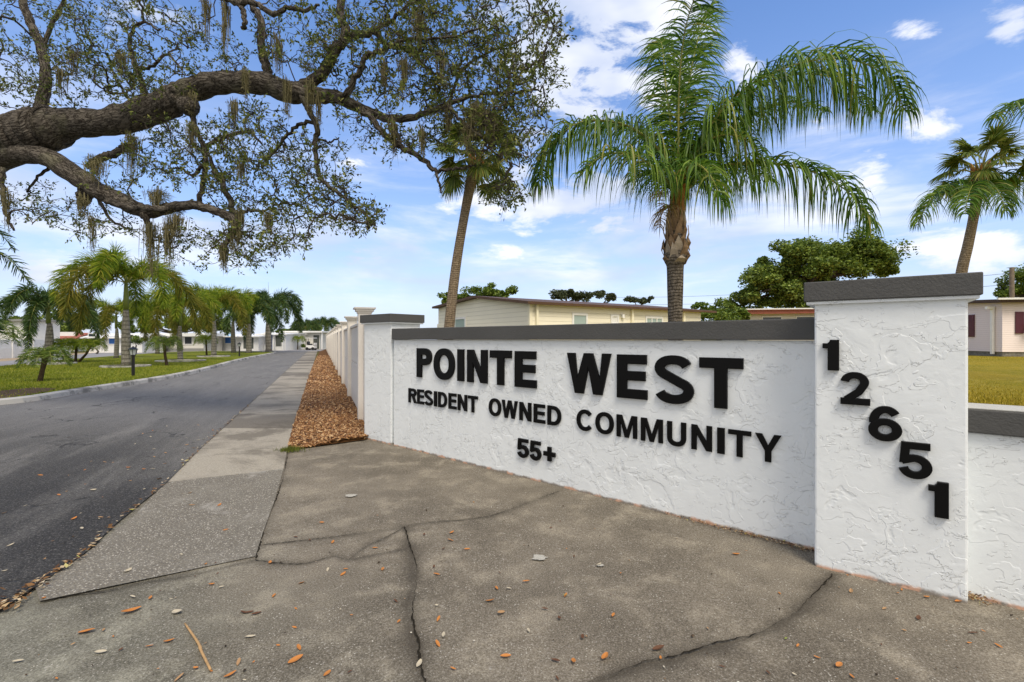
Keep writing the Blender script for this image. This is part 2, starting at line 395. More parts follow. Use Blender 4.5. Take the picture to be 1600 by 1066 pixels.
def oakbark_b(x, co):
    ax = x.add('ShaderNodeAttribute', attribute_name='axis').outputs['Vector']
    v = x.add('ShaderNodeVectorMath', operation='MULTIPLY', ins={0: ax, 1: (1, 1, .26)}).outputs[0]
    v2 = x.add('ShaderNodeVectorMath', operation='ADD', ins={0: v, 1: x.add('ShaderNodeVectorMath', operation='SCALE', ins={0: x.add('ShaderNodeTexNoise', ins={'Vector': ax, 'Scale': 9.0, 'Detail': 3.0}).outputs[1], 'Scale': .05}).outputs[0]}).outputs[0]
    a = x.noise(v2, 30, 6, .65, .3); rdg = x.m('ABSOLUTE', x.m('SUBTRACT', x.noise(v2, 20, 3, .55), .5)); rid = x.ss(rdg, .0, .05)
    c = x.mix(x.ss(a, .35, .65), (.060, .050, .040), (.175, .155, .128))
    c = x.mix(x.m('MULTIPLY', x.m('SUBTRACT', 1.0, rid), .75), c, (.035, .027, .02))
    c = x.mix(x.m('MULTIPLY', x.ss(x.noise(co, 2.2, 5, .6), .52, .68), .55), c, (.15, .145, .09))
    return c, x.bump(x.m('ADD', rid, x.m('MULTIPLY', a, 1.2)), 1, .03)
M_oakbark = mat('oak_bark', 0, .9, .15, oakbark_b)
M_twig = plain('twig_bark', (.07, .06, .048), .9, .15, .3)
def ring_b(c1, c2, pitch, c3):
    def b(x, co):
        sp = x.add('ShaderNodeSeparateXYZ', ins={0: co})
        z = x.m('ADD', sp.outputs[2], x.m('MULTIPLY', x.noise(co, 4, 4, .7), .14))
        fr = x.m('FRACT', x.m('DIVIDE', z, pitch)); e = x.m('SUBTRACT', 1.0, x.ss(fr, .05, .35))
        v = x.add('ShaderNodeVectorMath', operation='MULTIPLY', ins={0: co, 1: (3, 3, .7)}).outputs[0]
        c = x.mix(x.ss(x.noise(v, 12, 5, .7), .35, .65), c1, c2)
        c = x.mix(x.m('MULTIPLY', e, .65), c, c3)
        return c, x.bump(x.m('ADD', x.m('MULTIPLY', e, -1), x.noise(v, 20, 4)), .9, .02)
    return b
M_palmtrunk = mat('queen_palm_bark', 0, .9, .15, ring_b((.10, .085, .068), (.24, .205, .165), .055, (.05, .042, .034)))
M_sabalbark = mat('sabal_palm_bark', 0, .9, .15, ring_b((.22, .165, .11), (.42, .33, .23), .05, (.12, .09, .06)))
M_foxtrunk = mat('foxtail_palm_bark', 0, .85, .2, ring_b((.19, .175, .15), (.34, .32, .28), .16, (.10, .09, .075)))
M_shaft = plain('green_crownshaft', (.17, .21, .05), .5, .3, .25, 3)
M_boot = plain('peeling_leaf_base', (.26, .175, .105), .85, .15, .6, 9, .8, 30)
M_bootpale = plain('pale_leaf_base', (.40, .33, .25), .85, .15, .4, 9, .6, 30)
M_fibre = plain('orange_leaf_sheath', (.36, .16, .045), .8, .2, .5, 12, .6, 40)
M_rachis = plain('yellow_green_rachis', (.25, .25, .06), .5, .3, .2)
M_queen = leafmat('queen_palm_leaflets', [(0, (.028, .075, .008)), (.5, (.085, .185, .016)), (.9, (.22, .34, .04)), (1, (.34, .32, .08))], .45, .42, .3)
M_sabal = leafmat('sabal_fan_leaves', [(0, (.07, .11, .014)), (.6, (.17, .23, .035)), (1, (.36, .33, .08))], .5, .42, .2)
M_fox = leafmat('foxtail_leaflets', [(0, (.07, .13, .012)), (.45, (.18, .27, .02)), (.8, (.35, .42, .04)), (1, (.46, .42, .06))], .5, .45, .2)
M_foxold = leafmat('old_foxtail_leaflets', [(0, (.08, .10, .014)), (.5, (.17, .19, .022)), (1, (.33, .27, .045))], .5, .45, .2)
M_foxdark = leafmat('dark_palm_leaflets', [(0, (.02, .05, .012)), (.6, (.06, .115, .025)), (1, (.14, .20, .05))], .45, .3)
M_oak = leafmat('oak_leaves', [(0, (.045, .065, .018)), (.4, (.10, .135, .030)), (.75, (.19, .225, .05)), (1, (.28, .27, .08))], .6, .38, .15)
M_moss = leafmat('spanish_moss_strands', [(0, (.10, .095, .05)), (.5, (.20, .18, .09)), (1, (.30, .265, .15))], .9, .25, .1)
M_bal = leafmat('ball_moss_blades', [(0, (.09, .09, .03)), (1, (.22, .20, .07))], .9, .25, .1)
def treeleaf(name, a, b_, c): return leafmat(name, [(0, a), (.55, b_), (1, c)], .5, .25)
M_tree1 = treeleaf('dark_oak_foliage', (.05, .095, .014), (.14, .21, .028), (.30, .38, .06))
M_tree2 = treeleaf('bright_green_foliage', (.05, .10, .012), (.13, .20, .025), (.27, .34, .06))
M_tree3 = treeleaf('grey_green_foliage', (.03, .045, .022), (.07, .09, .04), (.13, .15, .07))

# ------------------------------------------------------------------ setting: ground
sheet('ground', [(-400, -60), (400, -60), (400, 900), (-400, 900)], -.06, M_ground)
RS = .4027                                    # sidewalk/road drift to the left per metre of depth
edge = [(-12, .9), (-5.2, 1.55), (-3.5, 2.05)] + [tuple(G(*p)[:2]) for p in [(0, 956), (60, 917), (130, 868), (185, 817), (261, 755), (312, 703)]] + [(-4.09 - RS * (d - 6.2), d) for d in (12, 25, 48, 60)]
# concrete apron: fine grid with a stain attribute that follows the cracks
cracks_px = [
    [(400, 872), (411, 832), (430, 780), (444, 735), (450, 703)],
    [(66, 940), (110, 930), (165, 923), (227, 909), (292, 899), (354, 885), (398, 875)],
    [(398, 875), (440, 880), (483, 879), (523, 868), (545, 874), (588, 866), (637, 857)],
    [(405, 852), (465, 845), (545, 836), (632, 823), (664, 817), (762, 807), (827, 785), (872, 768)],
    [(545, 874), (575, 852), (606, 838), (632, 823)],
    [(632, 823), (639, 854), (646, 883), (644, 915), (639, 951), (641, 980), (650, 1006), (653, 1035), (661, 1066), (672, 1120)],
    [(1302, 897), (1266, 934), (1250, 953), (1219, 973), (1181, 991), (1125, 1006), (1084, 1017), (1053, 1028), (1006, 1036), (975, 1048), (928, 1064), (860, 1095)]]
cw = [.014, .011, .009, .009, .006, .015, .011]
cst = [.35, .5, .6, .5, .6, .8, .8]
csw = [.03, .035, .04, .045, .035, .05, .05]
cl = []
for q in cracks_px:
    pts = smoothline([G(*p)[:2] for p in q], 5); cl.append(pts)
gx = np.arange(-4.6, 5.0, .03); gy = np.concatenate([np.arange(.9, 4.2, .025), np.arange(4.2, 9.6, .06)])
GX, GY = np.meshgrid(gx, gy); A = np.stack([GX.ravel(), GY.ravel()], 1); stain = np.zeros(len(A))
for pts, a_, wd in zip(cl, cst, csw):
    d2 = np.full(len(A), 9.)
    for i in range(len(pts) - 1):
        p, q = pts[i], pts[i + 1]; e = q - p; L2 = (e @ e) + 1e-9
        near = (np.abs(A - p).max(1) < .5)
        Aa = A[near]; t = np.clip(((Aa - p) @ e) / L2, 0, 1); dd = np.linalg.norm(Aa - p - t[:, None] * e, axis=1)
        d2[near] = np.minimum(d2[near], dd)
    wob = wd * (1 + .6 * np.sin(A[:, 0] * 9 + A[:, 1] * 7) * np.sin(A[:, 1] * 13))
    stain = np.maximum(stain, a_ * np.exp(-(d2 / np.maximum(wob, .012)) ** 1.4))
Z = .004 * np.sin(A[:, 0] * 2.1 + 1) * np.sin(A[:, 1] * 1.7) - .004 - .006 * np.clip(stain, 0, 1)
nx, ny = len(gx), len(gy)
idx = np.arange(nx * ny).reshape(ny, nx)
fc = np.stack([idx[:-1, :-1], idx[:-1, 1:], idx[1:, 1:], idx[1:, :-1]], -1).reshape(-1, 4)
mb = MB(); mb.raw(np.column_stack([A, Z]), fc.tolist()); o = mb.build('pavement', M_conc, smooth=True); o['kind'] = 'structure'
at = o.data.attributes.new('stain', 'FLOAT', 'POINT'); at.data.foreach_set('value', stain.astype(np.float32))
sheet('pavement_edge', [(-30, -12), (30, -12), (30, .93), (-30, .93)], -.012, M_conc)
sheet('pavement_verge', [(4.9, .93), (30, .93), (30, 2.0), (4.9, 2.0)], -.010, M_conc)
def crack_strip(mb, pts, w0, z=.004):
    L = np.linalg.norm(np.diff(pts, axis=0), axis=1).sum(); n_ = max(8, int(L / .022))
    s = np.concatenate([[0], np.cumsum(np.linalg.norm(np.diff(pts, axis=0), axis=1))]); t = np.linspace(0, s[-1], n_)
    q = np.stack([np.interp(t, s, pts[:, 0]), np.interp(t, s, pts[:, 1])], 1)
    q += np.cumsum(rng.normal(0, .0016, q.shape), 0) * np.sin(np.linspace(0, math.pi, n_))[:, None] * .9 + rng.normal(0, .0028, q.shape)
    tg = np.gradient(q, axis=0); tg /= np.linalg.norm(tg, axis=1)[:, None] + 1e-9; nr = np.stack([-tg[:, 1], tg[:, 0]], 1)
    ww = w0 * rng.uniform(.15, 1, n_) * (.6 + .5 * np.sin(t * 5 + pts[0, 0] * 7))
    ww = np.clip(ww, .0009, .02)
    l = q + nr * ww[:, None] * .5; r = q - nr * ww[:, None] * .5
    v = np.zeros((1, n_, 2, 3)); v[0, :, 0, :2] = r; v[0, :, 1, :2] = l; v[..., 2] = z
    mb.strips(v)
mb = MB()
for pts, w0 in zip(cl, cw): crack_strip(mb, pts, w0, .0015)
o = mb.build('pavement_crack', M_crack); o['kind'] = 'structure'
# sidewalk panels beside the road
def swL(d): return -4.09 - RS * (d - 6.2)
def swR(d): return -3.0 - RS * (d - 6.31)
a1, a2, a3, a4 = G(257, 755)[:2], G(443, 733)[:2], G(399, 870)[:2], G(62, 940)[:2]
sheet('sidewalk_panel', [a1, (-3.1, 3.9), (-2.87, 3.175), G(60, 917)[:2] + np.array([-.02, 0]), a4, a3, G(411, 832)[:2], G(430, 780)[:2], a2], .0035, M_agg)
sheet('sidewalk', [a1, a2, G(449, 702)[:2], (swR(9), 9), (swR(20), 20), (swR(62), 62), (swL(62), 62), (swL(20), 20), (swL(9), 9), (swL(6.2), 6.2)], .0035, M_walk)
mb = MB()
for i, d in enumerate([6.25] + [6.25 + 1.45 * k for k in range(1, 30)]):
    crack_strip(mb, np.array([[swL(d), d], [swR(d - .12), d - .12 + .1]]), .012 if d < 20 else .02, .006)
crack_strip(mb, np.array([a1, a2]), .004, .006)
o = mb.build('sidewalk_joint', M_joint); o['kind'] = 'structure'
# road
cross = [(-95, 49), (-20.5, 49), (-20.5, 56), (-10, 66), (-30, 66), (-95, 58)]
# left lawn and curb
curb = [np.array(p) for p in [(-40, 4.3), (-24, 5.2), (-16.5, 6.7), (-13, 8.4)]] + [G(*p)[:2] for p in [(0, 634), (141, 613), (300, 585), (383.5, 562.4), (432, 552)]] + [np.array((-26.5, 50.5)), np.array((-30, 52))]
curb = smoothline(curb, 5)
tg = np.gradient(curb, axis=0); tg /= np.linalg.norm(tg, axis=1)[:, None]; nl = np.stack([-tg[:, 1], tg[:, 0]], 1)
mb = MB(); prof = [(0, 0), (.03, .11), (.07, .13), (.22, .135), (.22, 0)]
vs = np.array([[[c[0] + n_[0] * a, c[1] + n_[1] * a, z] for a, z in prof] for c, n_ in zip(curb, nl)]); k = len(prof)
f = [(i * k + j, (i + 1) * k + j, (i + 1) * k + j + 1, i * k + j + 1) for i in range(len(curb) - 1) for j in range(k - 1)]
mb.raw(vs.reshape(-1, 3), f); mb.build('curb', M_curb)['kind'] = 'structure'
inner = curb + nl * .2
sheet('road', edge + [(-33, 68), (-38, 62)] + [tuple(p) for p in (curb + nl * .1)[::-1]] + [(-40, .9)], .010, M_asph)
far = [G(p, q, .1)[:2] for p, q in [(330, 548.5), (260, 550.5), (200, 554.5), (100, 562), (0, 572), (-150, 585)]] + [(-60, 22), (-60, 5)]
lawnpoly = [tuple(p) for p in inner] + [tuple(p) for p in far]
sheet('lawn', lawnpoly, .10, M_grass)
dp = [G(0, 611, .1), G(50, 606, .1), G(90, 607, .1), G(75, 612, .1), G(30, 620, .1), G(0, 624, .1), G(-80, 634, .1), G(-80, 615, .1)]
sheet('soil_patch', [p[:2] for p in dp], .106, M_dirt)
# second street behind the lawn, with its sandy verge
sheet('street', [G(-250, 583)[:2], G(0, 573)[:2], G(100, 563)[:2], G(200, 555)[:2], G(330, 549)[:2], G(430, 549.5)[:2], G(500, 549)[:2], G(508, 546.5)[:2], G(320, 546)[:2], G(150, 551.5)[:2], G(97, 557)[:2], G(0, 565.5)[:2], G(-250, 573)[:2]], .014, M_road2)
sheet('verge', [G(-250, 574)[:2], G(0, 566)[:2], G(97, 557.5)[:2], G(150, 552)[:2], G(320, 546.5)[:2], G(320, 544)[:2], G(97, 553)[:2], G(0, 559)[:2], G(-250, 565)[:2]], .008, M_sand)
# raised lawn to the right, behind the low wall
mb = MB(); XR = [2.2, 3.4, 12, 80]; YR = [3.4, 5.2, 20, 90]; ZR = [[-.05] * 4, [.0, .35, .52, .52], [0, .45, .55, .58], [0, .5, .6, .6]]
mb.raw([(x, y, ZR[j][i]) for j, y in enumerate(YR) for i, x in enumerate(XR)], [(j * 4 + i, j * 4 + i + 1, j * 4 + i + 5, j * 4 + i + 4) for j in range(3) for i in range(3)])
mb.build('lawn', M_grassR)['kind'] = 'structure'

# grass blades on the visible lawns (uncountable)
def inpoly(x, y, poly):
    c = np.zeros(len(x), bool); n_ = len(poly)
    for i in range(n_):
        x1, y1 = poly[i]; x2, y2 = poly[(i + 1) % n_]
        cond = ((y1 > y) != (y2 > y)) & (x < (x2 - x1) * (y - y1) / (y2 - y1 + 1e-12) + x1); c ^= cond
    return c
def blades(mb, x, y, z, h, w_):
    n_ = len(x); a = rng.uniform(0, 6.28, n_); ln = rng.normal(0, .35, (n_, 2))
    hh = h * rng.uniform(.5, 1.3, n_); s = np.stack([np.cos(a), np.sin(a), 0 * a], 1) * w_ * .5
    b = np.stack([x, y, np.full(n_, z) if np.isscalar(z) else z], 1); tip = b + np.stack([ln[:, 0] * hh, ln[:, 1] * hh, hh], 1)
    v = np.stack([b - s, b + s, tip], 1); idx = np.arange(n_ * 3).reshape(-1, 3).tolist(); mb.raw(v.reshape(-1, 3), idx)
M_blade = leafmat('lawn_blades', [(0, (.09, .14, .012)), (.5, (.22, .27, .022)), (1, (.40, .38, .07))], .7, .3, .1)
M_bladeR = leafmat('dry_lawn_blades', [(0, (.20, .18, .015)), (.5, (.40, .31, .03)), (1, (.52, .40, .08))], .7, .3, .1)
mb = MB(); nb = 60000; d = 8.5 + 24 * rng.random(nb) ** 1.6; px = rng.uniform(-120, 440, nb); x = (px - CX) / F * d
ok = inpoly(x, d, lawnpoly); x, d = x[ok], d[ok]
ds = inpoly(x, d, [tuple(p[:2]) for p in dp]) & (rng.random(len(x)) < .85); x, d = x[~ds], d[~ds]
blades(mb, x, d, .10, .055, .02)
o = mb.build('grass', M_blade); tagp(o, 'short yellow green lawn grass on the strip beside the road', 'grass', kind='stuff')
mb = MB(); nb = 14000; d = 6 + 18 * rng.random(nb) ** 1.4; px = rng.uniform(1480, 1640, nb); x = (px - CX) / F * d
blades(mb, x, d, .43 + np.clip((d - 5) * .006, 0, .12), .06, .016)
o = mb.build('grass', M_bladeR); tagp(o, 'dry golden lawn grass in front of the pale pink sided home', 'grass', kind='stuff')

# gravel bed between sidewalk and fence
def fenX(d): return .745 - RS * d
M_gravel = leafmat('brown_river_gravel', [(0, (.06, .026, .010)), (.35, (.16, .068, .022)), (.7, (.31, .155, .055)), (1, (.58, .40, .22))], .6, .0001, .3)
bedpoly = [G(449, 704)[:2], G(571, 688)[:2], (-2.0, 7.6), (fenX(9), 9), (fenX(66), 66), (swR(66) + .3, 66), (swR(20), 20), (swR(8), 8)]
sheet('gravel_bed', bedpoly, .012, plain('gravel_base', (.13, .065, .025), .9, .1, .5, 30, .8, 60))
def pebbles(mb, x, y, z, s):
    n_ = len(x); base = np.array([[1, 0, 0], [-1, 0, 0], [0, 1, 0], [0, -1, 0], [0, 0, 1], [0, 0, -1], ], float)
    v = base[None] * rng.uniform(.55, 1.25, (n_, 6, 1)) + rng.normal(0, .16, (n_, 6, 3)); v[:, :, 2] *= .62
    a = rng.uniform(0, 6.28, n_); c, s_ = np.cos(a)[:, None], np.sin(a)[:, None]
    xx = v[:, :, 0] * c - v[:, :, 1] * s_; yy = v[:, :, 0] * s_ + v[:, :, 1] * c
    tz = rng.normal(0, .4, (n_, 1)); zz2 = v[:, :, 2] + xx * tz
    v = np.stack([xx, yy, zz2], -1) * s[:, None, None] + np.stack([x, y, z], 1)[:, None]
    f = np.array([[0, 2, 4], [2, 1, 4], [1, 3, 4], [3, 0, 4], [2, 0, 5], [1, 2, 5], [3, 1, 5], [0, 3, 5]])
    mb.raw(v.reshape(-1, 3), (f[None] + (np.arange(n_) * 6)[:, None, None]).reshape(-1, 3).tolist())
mb = MB()
for (d0, d1, n_, sz) in [(6.2, 9, 6200, .019), (9, 15, 7000, .024), (15, 40, 7000, .042)]:
    d = rng.uniform(d0, d1, n_ * 2); t = rng.random(n_ * 2); x = swR(d) + (fenX(d) - swR(d) + .2) * t; ok = inpoly(x, d, [tuple(p) for p in bedpoly]); x, d, t = x[ok], d[ok], t[ok]
    z = (.012 + .045 * np.sin(t * 3.1)) * np.clip((d - 6.2) / .4, .15, 1) + rng.uniform(-.006, .02, len(x)); pebbles(mb, x, d, z, sz * rng.uniform(.6, 1.35, len(x)))
x = rng.uniform(-3.2, -1.9, 260); y = 6.3 - .55 * (x + 3) * 0 + rng.normal(0, .12, 260)
o = mb.build('gravel', M_gravel); tagp(o, 'brown and tan river gravel filling the bed along the fence', 'gravel', kind='stuff')
# weeds at the corner of the bed
mb = MB(); c = G(455, 705); x = c[0] + rng.normal(0, .07, 500); y = c[1] + rng.normal(0, .05, 500)
blades(mb, x, y, .01, .05, .007); o = mb.build('weeds', leafmat('weed_blades', [(0, (.07, .10, .015)), (1, (.20, .22, .05))], .7, .3, .1)); tagp(o, 'tuft of low green weeds at the corner of the gravel bed', 'weeds', kind='stuff')

# ------------------------------------------------------------------ entrance wall
def wallpt(px, k0, sl_):  # ground point on a wall base line: drop below horizon = (px-k0)*sl_
    return G(px, HY + (px - k0) * sl_)
WA, WB = wallpt(612, -48, .25), wallpt(1285, -48, .25)
wu = (WB - WA) / np.linalg.norm(WB - WA); wn = np.array([wu[1], -wu[0], 0]); WL = np.linalg.norm(WB - WA)
def ray_plane(px, p0, n_):   # ground intersection of vertical plane with pixel column
    r = np.array([(px - CX) / F, 1, 0]); return r * (np.dot(p0, n_) / np.dot(r, n_))
def slab(mb, o, ux, n_, u0, u1, b0, b1, z0, z1, bev=.012, seg=1):
    """rounded-ish box: along ux, b = distance in front of the line (along n_)"""
    bm = bmesh.new(); vs = []
    for z in (z0, z1):
        for b in (b0, b1):
            for a in (u0, u1): vs.append(bm.verts.new(np.array(o) + a * np.array(ux) + b * np.array(n_) + np.array([0, 0, z])))
    for q in [(0, 2, 3, 1), (4, 5, 7, 6), (0, 1, 5, 4), (2, 6, 7, 3), (0, 4, 6, 2), (1, 3, 7, 5)]: bm.faces.new([vs[i] for i in q])
    bmesh.ops.recalc_face_normals(bm, faces=bm.faces[:])
    if bev: bmesh.ops.bevel(bm, geom=bm.edges[:], offset=bev, segments=2, affect='EDGES', profile=.5)
    bm.verts.ensure_lookup_table(); bm.verts.index_update()
    mb.raw([tuple(v.co) for v in bm.verts], [[v.index for v in f.verts] for f in bm.faces]); bm.free()
sw = thing('sign_wall', 'white stucco entrance wall with dark grey coping and raised black name letters', 'wall', WA)
mb = MB(); slab(mb, WA, wu, wn, .05, WL, -.24, 0, -.05, 1.44, .004); mb.build('wall_panel', M_stucco, sw)
mb = MB(); slab(mb, WA, wu, wn, .045, WL - .015, -.28, .035, 1.443, 1.592, .008); mb.build('coping', M_cap, sw)

# glyph outlines -------------------------------------------------
def arc(cx, cy, rx, ry, a0, a1, n_=18, e=1.0):
    t = np.radians(np.linspace(a0, a1, n_)); c, s = np.cos(t), np.sin(t)
    return [(cx + rx * np.sign(a) * abs(a) ** e, cy + ry * np.sign(b) * abs(b) ** e) for a, b in zip(c, s)]
def stroke(pts, t, tv=None):
    """constant-ish width stroke with butt ends; tv = width of horizontal runs"""
    p = np.array(pts, float); tv = tv or t
    d = np.diff(p, axis=0); keep = np.concatenate([[True], np.linalg.norm(d, axis=1) > 1e-6]); p = p[keep]; d = np.diff(p, axis=0); d /= np.linalg.norm(d, axis=1)[:, None]
    L, R = [], []
    for i in range(len(p)):
        a = d[max(i - 1, 0)]; b = d[min(i, len(d) - 1)]; m_ = a + b; m_ /= np.linalg.norm(m_) + 1e-9; nr = np.array([-m_[1], m_[0]])
        c = max(.35, abs(nr @ np.array([-b[1], b[0]])))
        w_ = (abs(nr[0]) * t + abs(nr[1]) * tv) / (abs(nr[0]) + abs(nr[1])) / c / 2
        L.append(p[i] + nr * w_); R.append(p[i] - nr * w_)
    return L + R[::-1]
def glyph(ch, W, H, t):
    h = t * .86; E = .86
    rect = lambda x0, y0, x1, y1: [(x0, y0), (x1, y0), (x1, y1), (x0, y1)]
    if ch == 'I': return [[rect(0, 0, W, H)]]
    if ch == 'T': m_ = W / 2; return [[[(0, H), (0, H - h), (m_ - t / 2, H - h), (m_ - t / 2, 0), (m_ + t / 2, 0), (m_ + t / 2, H - h), (W, H - h), (W, H)]]]
    if ch == 'E':
        q = H * .52; return [[[(0, 0), (W, 0), (W, h), (t, h), (t, q - h / 2), (W * .94, q - h / 2), (W * .94, q + h / 2), (t, q + h / 2), (t, H - h), (W * .98, H - h), (W * .98, H), (0, H)]]]
    if ch == 'N': return [[[(0, 0), (t, 0), (t, H * .62), (W - t * 1.05, 0), (W, 0), (W, H), (W - t, H), (W - t, H * .38), (t * 1.05, H), (0, H)]]]
    if ch == 'M':
        s = t * .92; m_ = W / 2; return [[[(0, 0), (s, 0), (s, H * .70), (m_ - s * .48, 0), (m_ + s * .48, 0), (W - s, H * .70), (W - s, 0), (W, 0), (W, H), (W - s * 1.35, H), (m_, H * .32), (s * 1.35, H), (0, H)]]]
    if ch == 'W':
        s = t; m_ = W / 2; return [[[(0, H), (W * .19, 0), (W * .19 + s * .98, 0), (m_, H * .66), (W * .81 - s * .98, 0), (W * .81, 0), (W, H), (W - s * .95, H), (W * .755, H * .38), (m_ + s * .5, H), (m_ - s * .5, H), (W * .245, H * .38), (s * .95, H)]]]
    if ch == 'Y':
        m_ = W / 2; return [[[(m_ - t / 2, 0), (m_ + t / 2, 0), (m_ + t / 2, H * .39), (W, H), (W - t * 1.1, H), (m_, H * .60), (t * 1.1, H), (0, H), (m_ - t / 2, H * .39)]]]
    if ch == '+':
        m_, c = W / 2, H / 2; q = t / 2; return [[[(m_ - q, 0), (m_ + q, 0), (m_ + q, c - q), (W, c - q), (W, c + q), (m_ + q, c + q), (m_ + q, H), (m_ - q, H), (m_ - q, c + q), (0, c + q), (0, c - q), (m_ - q, c - q)]]]
    if ch == 'O': return [[arc(W / 2, H / 2, W / 2, H / 2 * 1.03, 0, 358, 44, .92), arc(W / 2, H / 2, W / 2 - t, H / 2 * 1.03 - h, 0, 358, 40, .92)]]
    if ch == 'D': 
        rx, ry = W * .62, H / 2
        o_ = [(0, 0), (W - rx, 0)] + arc(W - rx, H / 2, rx, ry, -90, 90, 22, .9)[1:] + [(0, H)]
        i_ = [(t, h), (W - rx, h)] + arc(W - rx, H / 2, rx - t, ry - h, -90, 90, 20, .9)[1:] + [(t, H - h)]
        return [[o_, i_]]
    if ch in 'PR':
        ry = H * .29 if ch == 'P' else H * .275; cy = H - ry; rx = W * .48 if ch == 'P' else W * .44; WW = W if ch == 'P' else W * .96
        top = arc(WW - rx, cy, rx, ry, -90, 90, 18, .9); inn = [(t, cy - ry + h), (WW - rx, cy - ry + h)] + arc(WW - rx, cy, rx - t, ry - h, -90, 90, 16, .9)[1:] + [(t, H - h)]
        yb = cy - ry
        if ch == 'P': return [[[(0, 0), (t, 0), (t, yb)] + top + [(0, H)], inn]]
        return [[[(0, 0), (t, 0), (t, yb), (W * .42, yb), (W - t * 1.15, 0), (W, 0), (W * .70, yb + .03 * H)] + top[2:] + [(0, H)], inn]]
    if ch == 'C': return [[stroke(arc(W / 2 + .01 * W, H / 2, W / 2 - t / 2, H / 2 * 1.03 - h / 2, 38, 322, 34, .92), t, h)]]
    if ch == 'U': return [[stroke([(t / 2, H), (t / 2, H * .36)] + arc(W / 2, H * .34, W / 2 - t / 2, H * .34 - h / 2 + .01 * H, 180, 360, 20, .9)[1:] + [(W - t / 2, H)], t, h)]]
    if ch == 'S':
        t = min(t, H * .222, W * .36); h = t * .86; rx = W / 2 - t / 2; a_ = arc(W * .49, H * .745, rx * .94, H * .27 - h / 2, 14, 236, 20, .95); b_ = arc(W * .51, H * .265, rx, H * .28 - h / 2, 60, -166, 22, .95)
        return [[stroke(a_ + b_, t, h)]]
    if ch == '2':
        r_ = W / 2 - t / 2; a_ = arc(W * .48, H * .69, r_ * .96, H * .31 - h / 2, 176, -28, 20)
        return [[stroke(a_ + [(W * .62, H * .40), (W * .20, h * .72)], t, h * .95)], [rect(0, 0, W, h)]]
    if ch == '5':
        r_ = W / 2 - t / 2
        return [[[(W * .10, H), (W * .04, H * .42), (W * .04 + t * .9, H * .42), (W * .10 + t * .82, H - h), (W * .94, H - h), (W * .94, H)]], [stroke([(W * .10, H * .47)] + arc(W * .50, H * .33, r_, H * .33 - h / 2, 118, -168, 24), t, h)]]
    if ch == '6':
        r_ = W / 2 - t / 2
        return [[arc(W / 2, H * .32, W / 2, H * .33, 0, 356, 36), arc(W / 2, H * .32, W / 2 - t, H * .33 - h, 0, 356, 30)],
                [stroke(arc(W * .52, H * .56, r_ * 1.0, H * .45 - h / 2, 36, 188, 20) , t, h)]]
    if ch == '1':
        return [[[(W - t * 1.15, 0), (W, 0), (W, H), (W - t * .9, H), (W - t * 1.0, H * .93), (W * .30, H * .885), (0, H * .885), (0, H * .72), (W - t * 1.15, H * .72)]]]
def letter(ch, o, ux, n_, W, H, t, depth, parent, name='letter'):
    allv, allf, off = [], [], 0
    for pi, loops in enumerate(glyph(ch, W, H, t)):
        cu = bpy.data.curves.new('tmp', 'CURVE'); cu.dimensions = '2D'; cu.fill_mode = 'BOTH'
        bv = min(.0045, t * .12); cu.extrude = depth / 2 - bv - pi * .0006; cu.bevel_depth = bv; cu.bevel_resolution = 1; cu.offset = -bv
        for lp in loops:
            sp = cu.splines.new('POLY'); sp.points.add(len(lp) - 1)
            for k_, (a, b) in enumerate(lp): sp.points[k_].co = (a, b, 0, 1)
            sp.use_cyclic_u = True
        to = bpy.data.objects.new('tmp', cu); me = to.to_mesh()
        v = np.array([tuple(q.co) for q in me.vertices]); f = [list(q.vertices) for q in me.polygons]
        allv.append(v); allf += [[i + off for i in q] for q in f]; off += len(v)
        to.to_mesh_clear(); bpy.data.objects.remove(to); bpy.data.curves.remove(cu)
    v = np.concatenate(allv); z = v[:, 2] + depth / 2 + .001
    Wd = np.array(o)[None] + v[:, 0:1] * np.array(ux) + z[:, None] * np.array(n_); Wd[:, 2] += v[:, 1]
    mb = MB(); mb.raw(Wd, allf); ob = mb.build(name, M_letter, parent)
    bm = bmesh.new(); bm.from_mesh(ob.data); bmesh.ops.recalc_face_normals(bm, faces=bm.faces[:]); bm.to_mesh(ob.data); bm.free(); return ob
DEP = .028
fo = WA + wn * DEP
def put_line(chars, bounds, ztop, zbot, t, DEP=.028):
    for ch, (a, b) in zip(chars, bounds):
        pa, pb = ray_plane(a, fo, wn), ray_plane(b, fo, wn); u0 = np.dot(pa - WA, wu); Wd = np.dot(pb - pa, wu); m_ = (a + b) / 2
        zt, zb = ztop(m_), zbot(m_)
        letter(ch, WA + wu * u0 + np.array([0, 0, zb]), wu, wn, Wd * .985, zt - zb, min(t, Wd if ch == 'I' else Wd * .36), DEP, sw)
lin = lambda x0, y0, x1, y1: (lambda x: y0 + (y1 - y0) * (x - x0) / (x1 - x0))
put_line('POINTEWEST', [(650.5, 673.6), (677, 709.6), (714, 723.8), (729.3, 760.8), (764.8, 798.6), (803.6, 837.6), (885.4, 955), (963.3, 1011.3), (1021.5, 1084), (1092, 1162)],
         lin(660, 1.334, 1127, 1.307), lin(660, .962, 1127, .918), .096)
T2 = .043
put_line('RESIDENTOWNEDCOMMUNITY', [(636.7, 649.5), (650.3, 661), (661.4, 674.6), (676.5, 681), (683, 696.8), (699.2, 711.8), (713.6, 728.3), (729.7, 745),
         (762.2, 781.5), (782.5, 807.5), (810, 828.8), (832.3, 850.5), (853.8, 875.5),
         (899.2, 925.8), (928.9, 957.9), (962, 994.7), (1000, 1035), (1041, 1071.4), (1079, 1112), (1119.4, 1131.5), (1136.7, 1173.5), (1178.8, 1221)],
         lin(643, .806, 1200, .762), lin(643, .618, 1200, .560), T2, .018)
